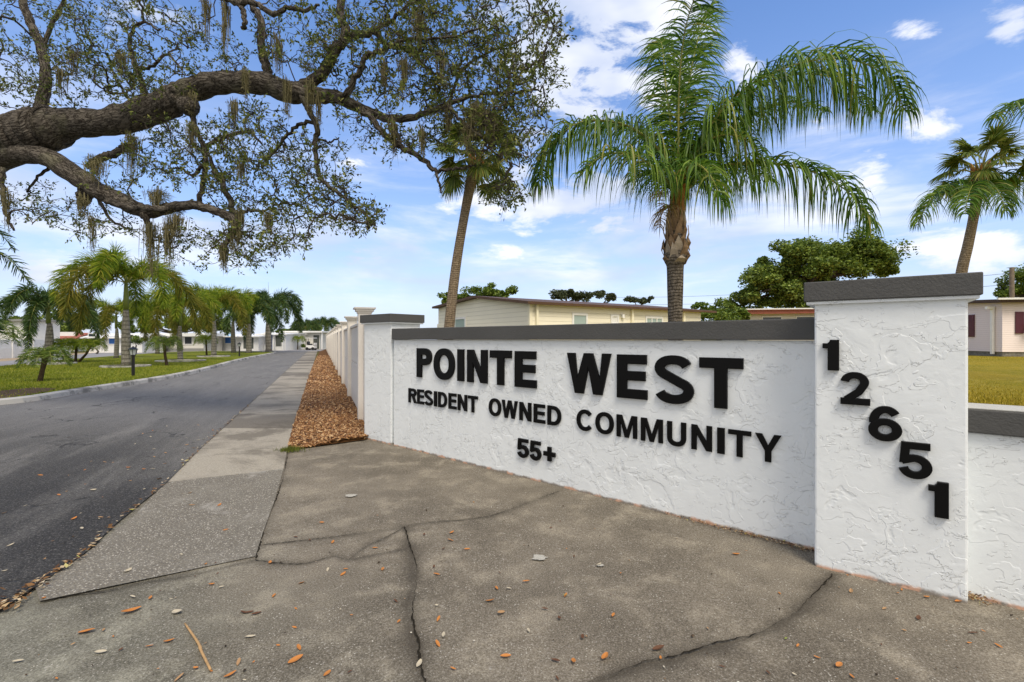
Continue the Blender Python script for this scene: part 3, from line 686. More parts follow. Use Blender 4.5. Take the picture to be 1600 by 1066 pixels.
put_line('55', [(807.2, 825), (826.8, 844.5)], lambda x: .410, lambda x: .212, .043)
put_line('+', [(848.5, 866.6)], lambda x: .376, lambda x: .234, .043)

# pillars
def pillar(name, label, A0, ux, n_, width, depth, zt, zc, ov):
    t = thing(name, label, 'pillar', A0)
    mb = MB(); slab(mb, A0, ux, n_, 0, width, -depth, 0, -.05, zt, .012); mb.build('shaft', M_stucco, t)
    mb = MB(); slab(mb, A0, ux, n_, -ov[0] + .012, width + ov[0] - .012, -depth - ov[0] + .012, ov[1] - .012, zt - .014, zt + .006, .004)
    mb.build('plaster_lip', M_stucco, t)
    mb = MB(); slab(mb, A0, ux, n_, -ov[0], width + ov[0], -depth - ov[0], ov[1], zt + .006, zc, .006); mb.build('cap', M_cap, t)
    return t
PA = wallpt(1272.5, -173, .245); PB = wallpt(1513, -173, .245); pu = (PB - PA) / np.linalg.norm(PB - PA); pn = np.array([pu[1], -pu[0], 0]); PW = np.linalg.norm(PB - PA)
pr = pillar('gate_pillar', 'large white stucco pillar carrying the black street number 12651', PA, pu, pn, PW, .42, 1.683, 1.812, (.055, .035))
fo = PA + pn * DEP
for ch, a, b, y0, y1 in [('1', 1285, 1311.1, 531, 579), ('2', 1313, 1360, 581.4, 633), ('6', 1356.4, 1410, 635.5, 689.5), ('5', 1403, 1457.6, 692, 749), ('1', 1450.7, 1483, 753.7, 809.5)]:
    qa, qb = ray_plane(a, fo, pn), ray_plane(b, fo, pn); m_ = ray_plane((a + b) / 2, fo, pn)[1]
    zt, zb = CH - (y0 - HY) / F * m_, CH - (y1 - HY) / F * m_
    letter(ch, PA + pu * np.dot(qa - PA, pu) + np.array([0, 0, zb]), pu, pn, np.dot(qb - qa, pu), zt - zb, 
           .052 if ch in '1' else .047, DEP, pr, 'numeral')
LA = wallpt(569, 99 + 0, .326); LA = G(569, 684.5); LB = G(611, 696.5); lu = (LB - LA) / np.linalg.norm(LB - LA)
lu = wu.copy(); LB = ray_plane(611, LA, np.array([lu[1], -lu[0], 0])); LWd = np.dot(LB - LA, lu); ln_ = wn
pl = pillar('gate_pillar', 'white stucco pillar with grey cap between the long fence and the lettered wall', LA, lu, ln_, LWd, .50, 1.68, 1.80, (.045, .045))
# low wall on the right
QA = wallpt(1500, 1518 - 402 / .25, .25); QB = wallpt(1760, 1518 - 402 / .25, .25); qu = (QB - QA) / np.linalg.norm(QB - QA); qn = np.array([qu[1], -qu[0], 0]); QL = np.linalg.norm(QB - QA)
lw = thing('low_wall', 'low white stucco wall with grey coping running right of the numbered pillar', 'wall', QA)
mb = MB(); slab(mb, QA, qu, qn, 0, QL, -.24, 0, -.05, .924, .006); mb.build('wall_panel', M_stucco, lw)
mb = MB(); slab(mb, QA, qu, qn, 0, QL, -.26, .03, .927, 1.058, .006); mb.build('coping', M_cap, lw)
mb = MB(); slab(mb, QA, qu, qn, 0, QL, -.255, .024, 1.059, 1.066, .002); mb.build('coping_top', M_captop, lw)

# ------------------------------------------------------------------ fence
fu = np.array([-RS, 1, 0]) / math.hypot(RS, 1); fn = np.array([-fu[1], fu[0], 0])   # fn points to the road
F0 = np.array([fenX(8.3), 8.3, 0])
fence = thing('fence', 'long cream concrete panel fence with capped posts beside the gravel bed', 'fence', F0)
SP = 3.55; NP = 18
for i in range(NP):
    o_ = F0 + fu * SP * i + fn * 0
    mb = MB(); slab(mb, o_, fu, fn, -.11, .11, -.12, .10, -.05, 1.90, .006)
    for zz0, zz1, e in [(1.90, 1.93, .015), (1.93, 1.97, .04), (1.97, 2.0, .07)]:
        slab(mb, o_, fu, fn, -.11 - e, .11 + e, -.12 - e, .10 + e, zz0, zz1, .004)
    mb.build('post', M_fence, fence)
    if i < NP - 1:
        mb = MB()
        slab(mb, o_, fu, fn, .11, SP - .11, -.06, .02, -.05, .93, .006); slab(mb, o_, fu, fn, .11, SP - .11, -.06, .015, .945, 1.70, .006)
        slab(mb, o_, fu, fn, .11, SP - .11, -.08, .045, 1.705, 1.76, .008)
        mb.build('panel', M_fence, fence)
# the stretch that turns behind the pillar
mb = MB(); slab(mb, F0, -fu, fn, .11, .9, -.06, .02, -.05, 1.70, .006); mb.build('panel', M_fence, fence)

# ------------------------------------------------------------------ buildings
def house(name, label, loc, rot, L, Wd, H, wallm, roofm, roof=('gable', .5), ov=.3, rt=.16, base=None, z0=0.0, baseH=.0):
    t = thing(name, label, 'house', (loc[0], loc[1], z0), rot)
    mb = MB(); zb = baseH
    if roof[0] == 'gable':
        ry, rh = roof[2] if len(roof) > 2 else Wd / 2, roof[1]; hb = roof[3] if len(roof) > 3 else H
        prof = [(0, H), (ry, H + rh), (Wd, hb)]
    else: ry, rh, hb = Wd / 2, 0, H; prof = [(0, H), (ry, H + .02), (Wd, H)]
    pts = [(0, zb)] + prof + [(Wd, zb)]; n_ = len(pts)
    v = [(0, y, z) for y, z in pts] + [(L, y, z) for y, z in pts]
    mb.raw(v, [tuple(range(n_)), tuple(range(2 * n_ - 1, n_ - 1, -1))] + [(i, i + n_, (i + 1) % n_ + n_, (i + 1) % n_) for i in range(n_)])
    mb.build('wall', wallm, t, world=False)
    s1 = (prof[1][1] - prof[0][1]) / ry; s2 = (prof[1][1] - prof[2][1]) / (Wd - ry)
    rp = [(-ov, H - s1 * ov + .01), (ry, prof[1][1] + .01), (Wd + ov, prof[2][1] - s2 * ov + .01)]
    up = [(y, z + rt) for y, z in rp][::-1]; rr = rp + up; n_ = 6; x0, x1 = -ov, L + (roof[4] if len(roof) > 4 else ov)
    mb = MB(); v = [(x0, y, z) for y, z in rr] + [(x1, y, z) for y, z in rr]
    mb.raw(v, [(0, 1, 4, 5), (1, 2, 3, 4), (6, 11, 10, 7), (7, 10, 9, 8)] + [(i, i + n_, (i + 1) % n_ + n_, (i + 1) % n_) for i in range(n_)])
    mb.build('roof', roofm, t, world=False)
    if baseH:
        mb = MB(); mb.box(.05, .05, -.3, L - .05, Wd - .05, baseH); mb.build('foundation', M_stone, t, world=False)
    return t
def window(t, side, a0, a1, z0, z1, gm, fm=None, L=0, name='window', fw=.07, mull=0):
    fm = fm or M_white
    def bx(mb, u0, u1, z0, z1, p0, p1):
        if side == 'front': mb.box(u0, -p1, z0, u1, -p0, z1)
        elif side == 'left': mb.box(-p1, u0, z0, -p0, u1, z1)
        else: mb.box(L + p0, u0, z0, L + p1, u1, z1)
    mb = MB(); bx(mb, a0 - fw, a1 + fw, z0 - fw, z0, -.01, .05); bx(mb, a0 - fw, a1 + fw, z1, z1 + fw, -.01, .05); bx(mb, a0 - fw, a0, z0, z1, -.01, .05); bx(mb, a1, a1 + fw, z0, z1, -.01, .05)
    for k_ in range(mull):
        c = a0 + (a1 - a0) * (k_ + 1) / (mull + 1); bx(mb, c - .03, c + .03, z0, z1, -.01, .045)
    fr = mb.build(name, fm, t, world=False)
    mb = MB(); bx(mb, a0, a1, z0, z1, -.01, .02); mb.build('pane', gm, fr, world=False); return fr
def part_box(t, name, m_, *b):
    mb = MB()
    for q in (b if isinstance(b[0], (tuple, list)) else [b]): mb.box(*q)
    return mb.build(name, m_, t, world=False)
# cream mobile home behind the lettered wall
ca = math.atan2(.5386, .8426); C0 = P(828, 530, 19.5)
cu = np.array([.8426, .5386, 0]); cn = np.array([-.5386, .8426, 0])
def on_front(px): p = ray_plane(px, C0, cn); return np.dot(p - C0, cu)
def on_left(px): p = ray_plane(px, C0, cu); return np.dot(p - C0, cn)
hc = house('mobile_home', 'long cream sided mobile home with brown roof edge behind the lettered wall', C0, ca, on_front(1095), on_left(685), 2.90, M_cream, M_brownroof, ('gable', .56, on_left(746), 3.22, 1.0), .28, .11)
for a, b, y0, y1, g in [(893, 918, 493, 512, M_glass), (953, 967, 495, 505, M_white), (1007, 1036, 498, 512, M_glass)]:
    dd = ray_plane((a + b) / 2, C0, cn)[1]
    window(hc, 'front', on_front(a + 3), on_front(b - 3), CH + (HY - y1) / F * dd, CH + (HY - y0) / F * dd, g, M_white, mull=2 if a == 1007 else 0, fw=.09)
dd = ray_plane(720, C0, cu)[1]; window(hc, 'left', on_left(727), on_left(712), CH + (HY - 515) / F * dd, CH + (HY - 499) / F * dd, M_glass, M_white, fw=.1)
part_box(hc, 'corner_post', M_creamtrim, (-.04, -.04, 0, .10, .10, 2.88))
for px in (836, 985, 1066): part_box(hc, 'downspout', M_creamtrim, (on_front(px), -.12, .2, on_front(px) + .10, -.02, 2.86))
part_box(hc, 'wall_lamp', M_white, (on_front(970), -.12, 2.45, on_front(970) + .14, -.01, 2.62))
part_box(hc, 'annex', M_cream, (.4, on_left(685), 0, 6, on_left(685) + 1.1, 2.35))
# pale pink home right of the pillar
K0 = P(1566, 530, 24.0)
hp = house('mobile_home', 'pale pink sided home with maroon shutters and stone base on the right lawn', K0, math.radians(-10), 11, 9, 2.72, M_pink, M_darkbrown, ('gable', .25), .35, .16, z0=.58, baseH=.22)
window(hp, 'front', 1.0, 2.1, 1.25, 2.15, M_dglass, M_white, mull=1); part_box(hp, 'shutter', M_maroon, (.55, -.06, 1.15, .9, -.01, 2.25)); part_box(hp, 'shutter', M_maroon, (2.22, -.06, 1.15, 2.57, -.01, 2.25))
window(hp, 'left', 2.5, 3.7, 1.1, 2.1, M_dglass, M_white); part_box(hp, 'shutter', M_maroon, (-.06, 1.75, 1.0, -.01, 2.35, 2.2)); part_box(hp, 'shutter', M_maroon, (-.06, 3.85, 1.0, -.01, 4.3, 2.2))
mb = MB(); mb.box(-.14, .42, .1, -.03, .56, 2.5); mb.box(-.36, .40, 2.42, -.03, .58, 2.56); mb.build('downspout', M_white, hp, world=False)
part_box(hp, 'awning', M_dglass, (.95, -.55, 1.62, 2.15, -.05, 1.66))
part_box(hp, 'gutter', M_whiteroof, (-.5, -.47, 2.84, 11.5, -.36, 2.93))
# red roofed home further back
r0 = P(1168, 530, 34); hr = house('mobile_home', 'low home with red brown roof seen between bushes and the numbered pillar', r0, math.radians(-12), 14, 8, 3.25, M_offwhite, M_redroof, ('gable', .25), .5, .28)
window(hr, 'front', 1.0, 2.2, 2.2, 3.0, M_dglass); window(hr, 'front', 3.2, 4.6, 2.2, 3.0, M_dglass); mb = MB(); mb.box(-.6, -.62, 3.52, 14.5, -.5, 3.6); mb.build('gutter', M_whiteroof, hr, world=False)

# homes across the lawn, left to right
def far_house(label, px0, px1, pybase, ytop, d, Wd, wallm, roofm, roof, rt=.14, ov=.3, name='mobile_home', rot=0, z0=0):
    a = P(px0, HY, d); L = (px1 - px0) / F * d; H = CH + (HY - ytop) / F * d - rt - (roof[1] if roof[0] == 'gable' else 0)
    return house(name, label, a, rot, L, Wd, H, wallm, roofm, roof, ov, rt), L, H
h1, L, H = far_house('white building with flat grey roof and one narrow dark window behind the white wall', -140, 52, 0, 499, 44, 2.6, M_white, M_greyroof, ('flat', 0), .2)
window(h1, 'front', L - 1.95, L - 1.72, 1.6, 2.4, M_dglass, M_white, fw=.05)
h2, L, H = far_house('home with a long low red tiled roof seen over the white wall', 50, 118, 0, 520, 56, 3, M_white, M_redroof, ('gable', .5), .16, .5)
window(h2, 'front', 1, 2.2, 1.1, 1.8, M_dglass)
part_box(h2, 'parapet', M_white, (.3, .3, H, L - .3, .5, H + .75))
h3, L, H = far_house('white home with grey roof and blue window behind the tallest foxtail palm', 136, 222, 0, 521, 50, 3.5, M_white, M_whiteroof, ('gable', .35), .12, .4)
window(h3, 'front', .2, .95, 1.0, 2.0, M_dglass); window(h3, 'front', 2.35, 3.1, .95, 1.75, M_blue, M_white); window(h3, 'front', 4.2, 4.9, 1.0, 1.9, M_dglass)
h4, L, H = far_house('long pale home with dark carport and white roof band across the lawn', 226, 318, 0, 521, 54, 3.5, M_offwhite, M_whiteroof, ('flat', 0), .35, .5)
part_box(h4, 'carport_shade_panel', M_shade, (.3, -.03, .0, 1.9, .0, H - .1)); part_box(h4, 'carport_shade_panel', M_shade, (2.6, -.04, .7, 3.4, .0, 1.8)); window(h4, 'front', 4.6, 5.4, .9, 1.7, M_dglass)  # dark panels on the wall paint in the carport's shaded interior
part_box(h4, 'skirting', M_greyroof, (2.0, -.05, 0, L, .0, .4))
h5, L, H = far_house('white home with dark porch door and blue awning window', 322, 404, 0, 522, 58, 7, M_white, M_whiteroof, ('gable', .25), .12, .5)
part_box(h5, 'door', M_shade, (1.25, -.05, .1, 1.85, 0, 2.0)); window(h5, 'front', 2.35, 3.1, .95, 1.7, M_blue, M_white)
mb = MB(); mb.raw([(2.15, -.6, 1.75), (3.3, -.6, 1.75), (3.3, 0, 2.1), (2.15, 0, 2.1), (2.15, -.6, 1.70), (3.3, -.6, 1.70), (3.3, 0, 2.03), (2.15, 0, 2.03)], [(0, 1, 2, 3), (4, 7, 6, 5), (0, 4, 5, 1), (1, 5, 6, 2), (2, 6, 7, 3), (3, 7, 4, 0)]); mb.build('awning', plain('pale_blue_awning', (.35, .55, .80), .5, .3, .05), h5, world=False)
for xx in (.2, 2.0, 3.9): part_box(h5, 'porch_column', M_white, (xx, -.9, 0, xx + .16, -.74, H))
part_box(h5, 'porch_roof', M_whiteroof, (-.1, -1.1, H - .02, 4.4, -.02, H + .10)); part_box(h5, 'window_blind', M_shade, (4.6, -.04, .3, 5.8, 0, 1.7))
h6, L, H = far_house('white gabled home with blue door and screened porch at the end of the lawn', 404, 446, 0, 520, 60, 8, M_white, M_whiteroof, ('gable', .15), .12, .3)
part_box(h6, 'door', M_blue, (1.55, -.05, .2, 1.9, 0, 2.0)); part_box(h6, 'window', M_dglass, (1.0, -.04, .8, 1.4, 0, 1.5))
part_box(h6, 'porch_screen', M_shade, (2.2, -.04, .55, 2.85, 0, 1.85), (2.92, -.04, .55, 3.2, 0, 1.85)); part_box(h6, 'railing', M_white, (0, -.9, 0, 1.5, -.82, .75))
for xx in (2.05, 3.25): part_box(h6, 'porch_column', M_white, (xx, -.6, 0, xx + .18, -.42, H))
mb = MB(); mb.raw([(.9, -1.0, H), (2.3, -1.0, H), (1.6, -1.0, H + .55), (.9, .5, H), (2.3, .5, H), (1.6, .5, H + .55)], [(0, 1, 2), (5, 4, 3), (0, 2, 5, 3), (1, 4, 5, 2), (0, 3, 4, 1)]); mb.build('gable', M_whiteroof, h6, world=False)
h7, L, H = far_house('large cream home with white carport roof facing the end of the road', 445, 500, 0, 517.5, 66, 8, M_offwhite, M_whiteroof, ('flat', 0), .22, .5)
window(h7, 'front', .5, 1.1, 1.0, 1.7, M_dglass); part_box(h7, 'carport_shade_panel', M_shade, (L - .9, -.04, .1, L - .1, 0, 2.0)); window(h7, 'front', 2.0, 2.7, 1.0, 1.7, M_dglass)  # carport interior shade painted as a dark panel
part_box(h7, 'carport_post', M_white, (L + .3, -.3, 0, L + .45, -.15, H))
# white boundary wall across the second street
a, b = G(-220, 572), G(108, 555.3); du = (b - a); Ln = np.linalg.norm(du); du /= Ln; dn = np.array([du[1], -du[0], 0])
bw = thing('boundary_wall', 'long plain white boundary wall across the side street at far left', 'wall', a)
mb = MB(); slab(mb, a, du, dn, 0, Ln, -.15, 0, -.05, .80, .01); slab(mb, a, du, dn, 0, Ln, -.15, -.02, .80, 1.42, .01); mb.build('panel', M_white, bw)
for i in range(9): mb = MB(); slab(mb, a, du, dn, i * Ln / 8 - .12, i * Ln / 8 + .12, -.2, .04, -.05, 1.47, .01); mb.build('post', M_white, bw)
# parked golf cart and bins in front of the end home
gc = thing('golf_cart', 'small white golf cart parked before the large cream home', 'golf cart', P(486, 545.5, 62) * np.array([1, 1, 0]))
part_box(gc, 'body', M_white, (-.5, -.4, .25, .6, .4, .65), (.45, -.4, .6, .6, .4, .95)); part_box(gc, 'roof', M_white, (-.55, -.45, 1.55, .6, .45, 1.62)); part_box(gc, 'seat', M_blackmetal, (-.35, -.38, .66, .05, .38, .85), (-.4, -.38, .8, -.3, .38, 1.15))
for x_, y_ in ((-.5, -.42), (.5, -.42), (-.5, .40), (.5, .40)): part_box(gc, 'roof_post', M_blackmetal, (x_ - .02, y_, .6, x_ + .02, y_ + .03, 1.55))
for x_ in (-.35, .4):
    for y_ in (-.42, .38):
        mb = MB(); mb.tube([(x_, y_ - .05, .2), (x_, y_ + .05, .2)], .2, 12); mb.build('wheel', M_blackmetal, gc, world=False)

# ------------------------------------------------------------------ post lamps on the lawn
def make_lamp():
    t = thing('post_lamp', 'x', 'lamp', (0, 0, 0), 0, 'black post lamps along the lawn')
    mb = MB(); mb.tube([(0, 0, -.02), (0, 0, .74)], .052, 12); mb.tube([(0, 0, .74), (0, 0, .78)], .07, 12); mb.build('post', M_blackmetal, t, world=False)
    mb = MB(); v = []
    for z, r in ((.78, .085), (.98, .13)): v += [(r * math.cos(a_), r * math.sin(a_), z) for a_ in np.arange(6) * math.pi / 3]
    mb.raw(v, [(i, (i + 1) % 6, (i + 1) % 6 + 6, i + 6) for i in range(6)]); mb.build('lantern_glass', M_lampglass, t, world=False)
    mb = MB()
    for a_ in np.arange(6) * math.pi / 3: mb.tube([(.088 * math.cos(a_), .088 * math.sin(a_), .78), (.134 * math.cos(a_), .134 * math.sin(a_), .98)], .008, 5)
    mb.build('lantern_frame', M_blackmetal, t, world=False)
    mb = MB(); v = []
    for z, r in ((.975, .165), (.985, .17), (1.045, .06), (1.07, .035), (1.10, .006)): v += [(r * math.cos(a_), r * math.sin(a_), z) for a_ in np.arange(6) * math.pi / 3]
    mb.raw(v, [(k * 6 + i, k * 6 + (i + 1) % 6, k * 6 + (i + 1) % 6 + 6, k * 6 + i + 6) for k in range(4) for i in range(6)] + [tuple(range(5, -1, -1)), tuple(range(24, 30))])
    mb.build('lantern_roof', M_blackmetal, t, world=False); return t
lp = make_lamp()
for i, (px, py, lab) in enumerate([(208, 588, 'black post lamp with hexagonal lantern in front of the tallest foxtail palm'), (374, 557, 'small black post lamp on the lawn near its far end'), (418, 548.5, 'tiny black post lamp farthest away beside the blue door home')]):
    o = lp if i == 0 else copy_tree(lp); g = G(px, py, .1); o.location = (g[0], g[1], .1); o['label'] = lab

# ------------------------------------------------------------------ palms
def leaflets(mb, b, d, L, w_, droop, S=4, wref=None):
    n_ = len(b); d = d / (np.linalg.norm(d, axis=1)[:, None] + 1e-9)
    r = rng.normal(0, 1, (n_, 3)); r[:, 2] *= .3
    if wref is not None: r = r * .35 + wref
    sd = np.cross(d, r); sd /= np.linalg.norm(sd, axis=1)[:, None] + 1e-9
    p = b.copy(); out = np.zeros((n_, S + 1, 2, 3)); prof = np.interp(np.linspace(0, 1, S + 1), [0, .2, .6, 1], [.55, 1, .85, .06])
    dr = droop if np.ndim(droop) else np.full(n_, droop)
    for k_ in range(S + 1):
        hw = (w_ * prof[k_] * .5)[:, None] * sd
        out[:, k_, 0] = p - hw; out[:, k_, 1] = p + hw
        p = p + d * (L / S)[:, None]
        d = d + np.array([0, 0, -1.]) * (dr / S)[:, None]; d /= np.linalg.norm(d, axis=1)[:, None]
    mb.strips(out)
def frond(mb, pts, n_, L, wd, droop, plume=0.3, start=.12, rad=(.02, .004), fwd=.5, up=.25, S=4, matr=1):
    c = smoothline(pts, 8); seg = np.linalg.norm(np.diff(c, axis=0), axis=1); s = np.concatenate([[0], np.cumsum(seg)]); s /= s[-1]
    mb.cur = matr; mb.tube(c, np.interp(s, [0, 1], rad), 6); mb.cur = 0
    tg = np.gradient(c, axis=0); tg /= np.linalg.norm(tg, axis=1)[:, None]
    t = start + (1 - start) * (np.arange(n_) + rng.random(n_)) / n_
    b = np.stack([np.interp(t, s, c[:, i]) for i in range(3)], 1); T = np.stack([np.interp(t, s, tg[:, i]) for i in range(3)], 1)
    upv = np.array([0, 0, 1.]) - T * T[:, 2:3]
    side = np.cross(T, np.array([0, 0, 1.])); bad = np.linalg.norm(side, axis=1) < .25; side[bad] = np.array([1., 0, 0]) ; side /= np.linalg.norm(side, axis=1)[:, None]
    upn = np.cross(side, T)
    sg = np.where(np.arange(n_) % 2 == 0, 1, -1)[:, None]
    ang = rng.normal(up, plume, n_)[:, None]
    d = side * sg * np.cos(ang) + upn * np.sin(ang) + T * (fwd + rng.normal(0, .12, n_)[:, None])
    Ln = L * np.interp(t, [start, .3, .7, 1], [.55, 1, .95, .35]) * rng.uniform(.85, 1.12, n_)
    leaflets(mb, b, d, Ln, np.full(n_, wd) * rng.uniform(.8, 1.15, n_), droop * rng.uniform(.7, 1.3, n_), S)
# --- the queen palm in the middle
QD = 8.3; qb = G(1055, 0 + HY + CH * F / QD)
qp = thing('queen_palm', 'tall queen palm with drooping feathery fronds and peeling trunk behind the sign wall', 'palm tree', qb)
tr = [(1056, 662, 14), (1056, 560, 11.5), (1055, 500, 10.8), (1055, 450, 12), (1055, 420, 12.6), (1055, 413, 14), (1055, 406, 17), (1056, 394, 17.5), (1056, 380, 15.5), (1057, 366, 13.5), (1057, 350, 11.5), (1059, 335, 10)]
cc = smoothline([np.append(P(a, b, QD), r / F * QD) for a, b, r in tr], 5)
mb = MB(); mb.tube(cc[:, :3], cc[:, 3], 20); mb.build('trunk', M_palmtrunk, qp, smooth=True)
mb = MB()
for k_ in range(58):       # old leaf bases wrapped round the swelling
    a_ = k_ * 2.4; hfrac = k_ / 58; z = P(0, 414 - 72 * hfrac, QD)[2]; r = np.interp(z, cc[::-1, 2][::-1], cc[::-1, 3][::-1])
    c0 = np.array([cc[0, 0] * 0 + P(1056, 0, QD)[0], QD, z]); rd = np.array([math.cos(a_), math.sin(a_), 0]); sd = np.array([-rd[1], rd[0], 0]); h = rng.uniform(.10, .26) * (1 + .8 * hfrac); w2 = rng.uniform(.045, .085) * (1.2 - .5 * hfrac)
    out_ = rng.uniform(.015, .075) * (1.15 - hfrac)
    b0 = c0 + rd * (r - .012); v = [b0 - sd * w2 + rd * -.01, b0 + sd * w2 + rd * -.01, b0 + sd * w2 * .7 + rd * out_ + np.array([0, 0, h * .5]), b0 - sd * w2 * .7 + rd * out_ + np.array([0, 0, h * .5]), b0 + rd * out_ * .6 + sd * rng.normal(0, .02) + np.array([0, 0, h])]
    b1 = [q + rd * .012 for q in v]
    mb.cur = 0 if rng.random() < .55 else 1
    mb.raw(v + b1, [(0, 3, 2, 1), (3, 4, 2), (5, 6, 7, 8), (8, 7, 9), (0, 1, 6, 5), (1, 2, 7, 6), (2, 4, 9, 7), (4, 3, 8, 9), (3, 0, 5, 8)])
mb.build('leaf_base_boots', [M_boot, M_bootpale], qp)
mb = MB(); sh = [(1058, 352, 10), (1060, 330, 10.5), (1061, 310, 9.5), (1062, 290, 8.5), (1062, 265, 6)]
c2 = smoothline([np.append(P(a, b, QD), r / F * QD) for a, b, r in sh], 4); mb.tube(c2[:, :3], c2[:, 3], 14)
for k_ in range(26):
    a_ = rng.uniform(0, 6.28); z0_ = rng.uniform(.0, .6); p0 = P(1060, 345, QD) + np.array([.085 * math.cos(a_), .085 * math.sin(a_), z0_]); p1 = p0 + np.array([.05 * math.cos(a_), .05 * math.sin(a_), rng.uniform(.2, .5)]); mb.tube([p0, (p0 + p1) / 2 + rng.normal(0, .012, 3), p1], [.028, .02, .006], 6)
mb.build('leaf_sheath', M_fibre, qp, smooth=True)
QF = [  # rachis control points (px, py, depth)
    [(1060, 300, 8.3), (1030, 235, 8.2), (975, 195, 8.0), (905, 192, 7.8), (858, 235, 7.7), (840, 290, 7.7)],
    [(1062, 300, 8.3), (1040, 250, 8.6), (990, 205, 9.0), (925, 200, 9.3), (880, 225, 9.5)],
    [(1058, 300, 8.3), (1025, 265, 7.7), (985, 240, 7.2), (940, 245, 6.9), (905, 275, 6.8)],
    [(1064, 300, 8.3), (1095, 220, 8.1), (1150, 150, 7.9), (1230, 105, 7.7), (1320, 92, 7.5), (1385, 120, 7.4), (1415, 175, 7.4)],
    [(1064, 300, 8.3), (1100, 240, 8.6), (1160, 190, 8.9), (1230, 160, 9.2), (1290, 175, 9.4)],
    [(1066, 305, 8.3), (1110, 265, 8.1), (1180, 255, 7.9), (1260, 265, 7.7), (1325, 300, 7.6), (1360, 350, 7.6)],
    [(1066, 305, 8.3), (1105, 270, 8.8), (1160, 262, 9.3), (1210, 285, 9.6)],
    [(1061, 300, 8.3), (1060, 210, 8.25), (1062, 120, 8.2), (1072, 40, 8.0), (1095, -25, 7.6), (1120, -50, 7.2)],
    [(1062, 300, 8.3), (1066, 210, 8.5), (1078, 120, 8.8), (1094, 50, 9.2), (1112, 5, 9.6)],
    [(1060, 300, 8.3), (1050, 215, 8.5), (1040, 130, 8.9), (1035, 75, 9.4), (1030, 60, 10.0)],
    [(1064, 300, 8.3), (1105, 215, 8.4), (1165, 150, 8.5), (1235, 118, 8.4), (1310, 125, 8.3), (1360, 175, 8.3)],
    [(1061, 305, 8.3), (1070, 270, 7.9), (1085, 255, 7.5), (1110, 275, 7.1), (1130, 320, 6.95)],
    [(1059, 305, 8.3), (1035, 285, 8.7), (1010, 270, 9.2), (985, 285, 9.6)],
    [(1062, 300, 8.3), (1080, 250, 8.1), (1115, 215, 7.9), (1160, 215, 7.7), (1195, 250, 7.6)]]
for i, q in enumerate(QF):
    pts = [P(*a_) for a_ in q]; Lr = sum(np.linalg.norm(np.array(pts[k_ + 1]) - pts[k_]) for k_ in range(len(pts) - 1))
    mb = MB(); vert = i in (7, 8, 9)
    frond(mb, pts, int(Lr * (96 if i in (0, 3, 5, 10) else 70)), {0: 1.1, 3: 1.35, 5: 1.05, 10: 1.25}.get(i, .95) if not vert else .84, .030, 5.0 if not vert else 2.0, .5, .10, (.026, .005), .45, .25 if not vert else .0, 6)
    mb.build('frond', [M_queen, M_rachis], qp)
for q in ([(1057, 330, 8.2), (1044, 322, 8.0), (1034, 335, 7.9), (1030, 355, 7.9)], ):
    mb = MB(); frond(mb, [P(*a_) for a_ in q], 60, .42, .02, 3.0, .4, .1, (.018, .004), .4, .0, 4); mb.build('frond', [leafmat('dead_frond', [(0, (.14, .09, .035)), (1, (.36, .26, .12))], .8, .3, .1), M_boot], qp)
mb = MB()   # hanging strands under the crown: old flower stalk
for k_ in range(40):
    p0 = P(1040 + rng.normal(0, 4), 305 + rng.normal(0, 4), 8.1); leaflets(mb, p0[None], np.array([[rng.normal(-.7, .3), rng.normal(-.3, .3), .2]]), np.array([rng.uniform(.3, .6)]), np.array([.012]), np.array([2.5]), 5)
mb.build('flower_stalk', leafmat('dry_flower_stalk', [(0, (.18, .15, .04)), (1, (.42, .33, .12))], .8, .2), qp)

# --- fan palms
def fan(mb, hub, dirv, R, n_=44, span=3.9, droop=.6, wd=.046, up=None):
    dirv = dirv / np.linalg.norm(dirv); sd = np.cross(dirv, [0, 0, 1.]); sd = sd / (np.linalg.norm(sd) + 1e-9)
    tilt = rng.uniform(-.6, .6); nrm = np.cross(sd, dirv); sd2 = sd * math.cos(tilt) + nrm * math.sin(tilt)
    a_ = np.linspace(-span / 2, span / 2, n_) + rng.normal(0, .03, n_)
    d = np.cos(a_)[:, None] * dirv + np.sin(a_)[:, None] * sd2
    Ln = R * (.72 + .28 * np.cos(a_ * .8)) * rng.uniform(.9, 1.08, n_)
    leaflets(mb, np.repeat(hub[None], n_, 0), d, Ln, np.full(n_, wd), droop * rng.uniform(.6, 1.4, n_), 4, np.cross(dirv, sd2))
def sabal(label, base, trunk, leaves, R=.75, fm=None, rad=.16, name='sabal_palm', pin=None):
    t = thing(name, label, 'palm tree', base)
    cc = smoothline(trunk, 5); mb = MB(); mb.tube(cc[:, :3], cc[:, 3], 16); mb.build('trunk', M_sabalbark, t, smooth=True)
    top = cc[-1, :3]
    mb = MB()
    for k_ in range(28):
        a_ = k_ * 2.4; rd = np.array([math.cos(a_), math.sin(a_), 0]); z = -.45 + k_ * .018; p0 = top + rd * rad * .7 + np.array([0, 0, z]); mb.tube([p0, p0 + rd * .07 + np.array([0, 0, .12]), p0 + rd * .10 + np.array([0, 0, .26])], [.035, .03, .012], 5)
    mb.build('leaf_base_boots', M_fibre, t)
    for (az, el, ln) in leaves:
        rd = np.array([math.cos(az) * math.cos(el), math.sin(az) * math.cos(el), math.sin(el)]); hub = top + rd * ln; mid = top + rd * ln * .5 + np.array([0, 0, .06 * ln])
        d2 = rd * 1.0 + np.array([0, 0, -.35]); mb = MB(); mb.cur = 1; mb.tube([top + np.array([0, 0, -.1]), mid, hub], [.018, .013, .009], 5); mb.cur = 0
        fan(mb, hub, d2, R * rng.uniform(.85, 1.1), droop=rng.uniform(.5, 1.5)); mb.build('fan_leaf', [fm or M_sabal, M_rachis], t)
    return t
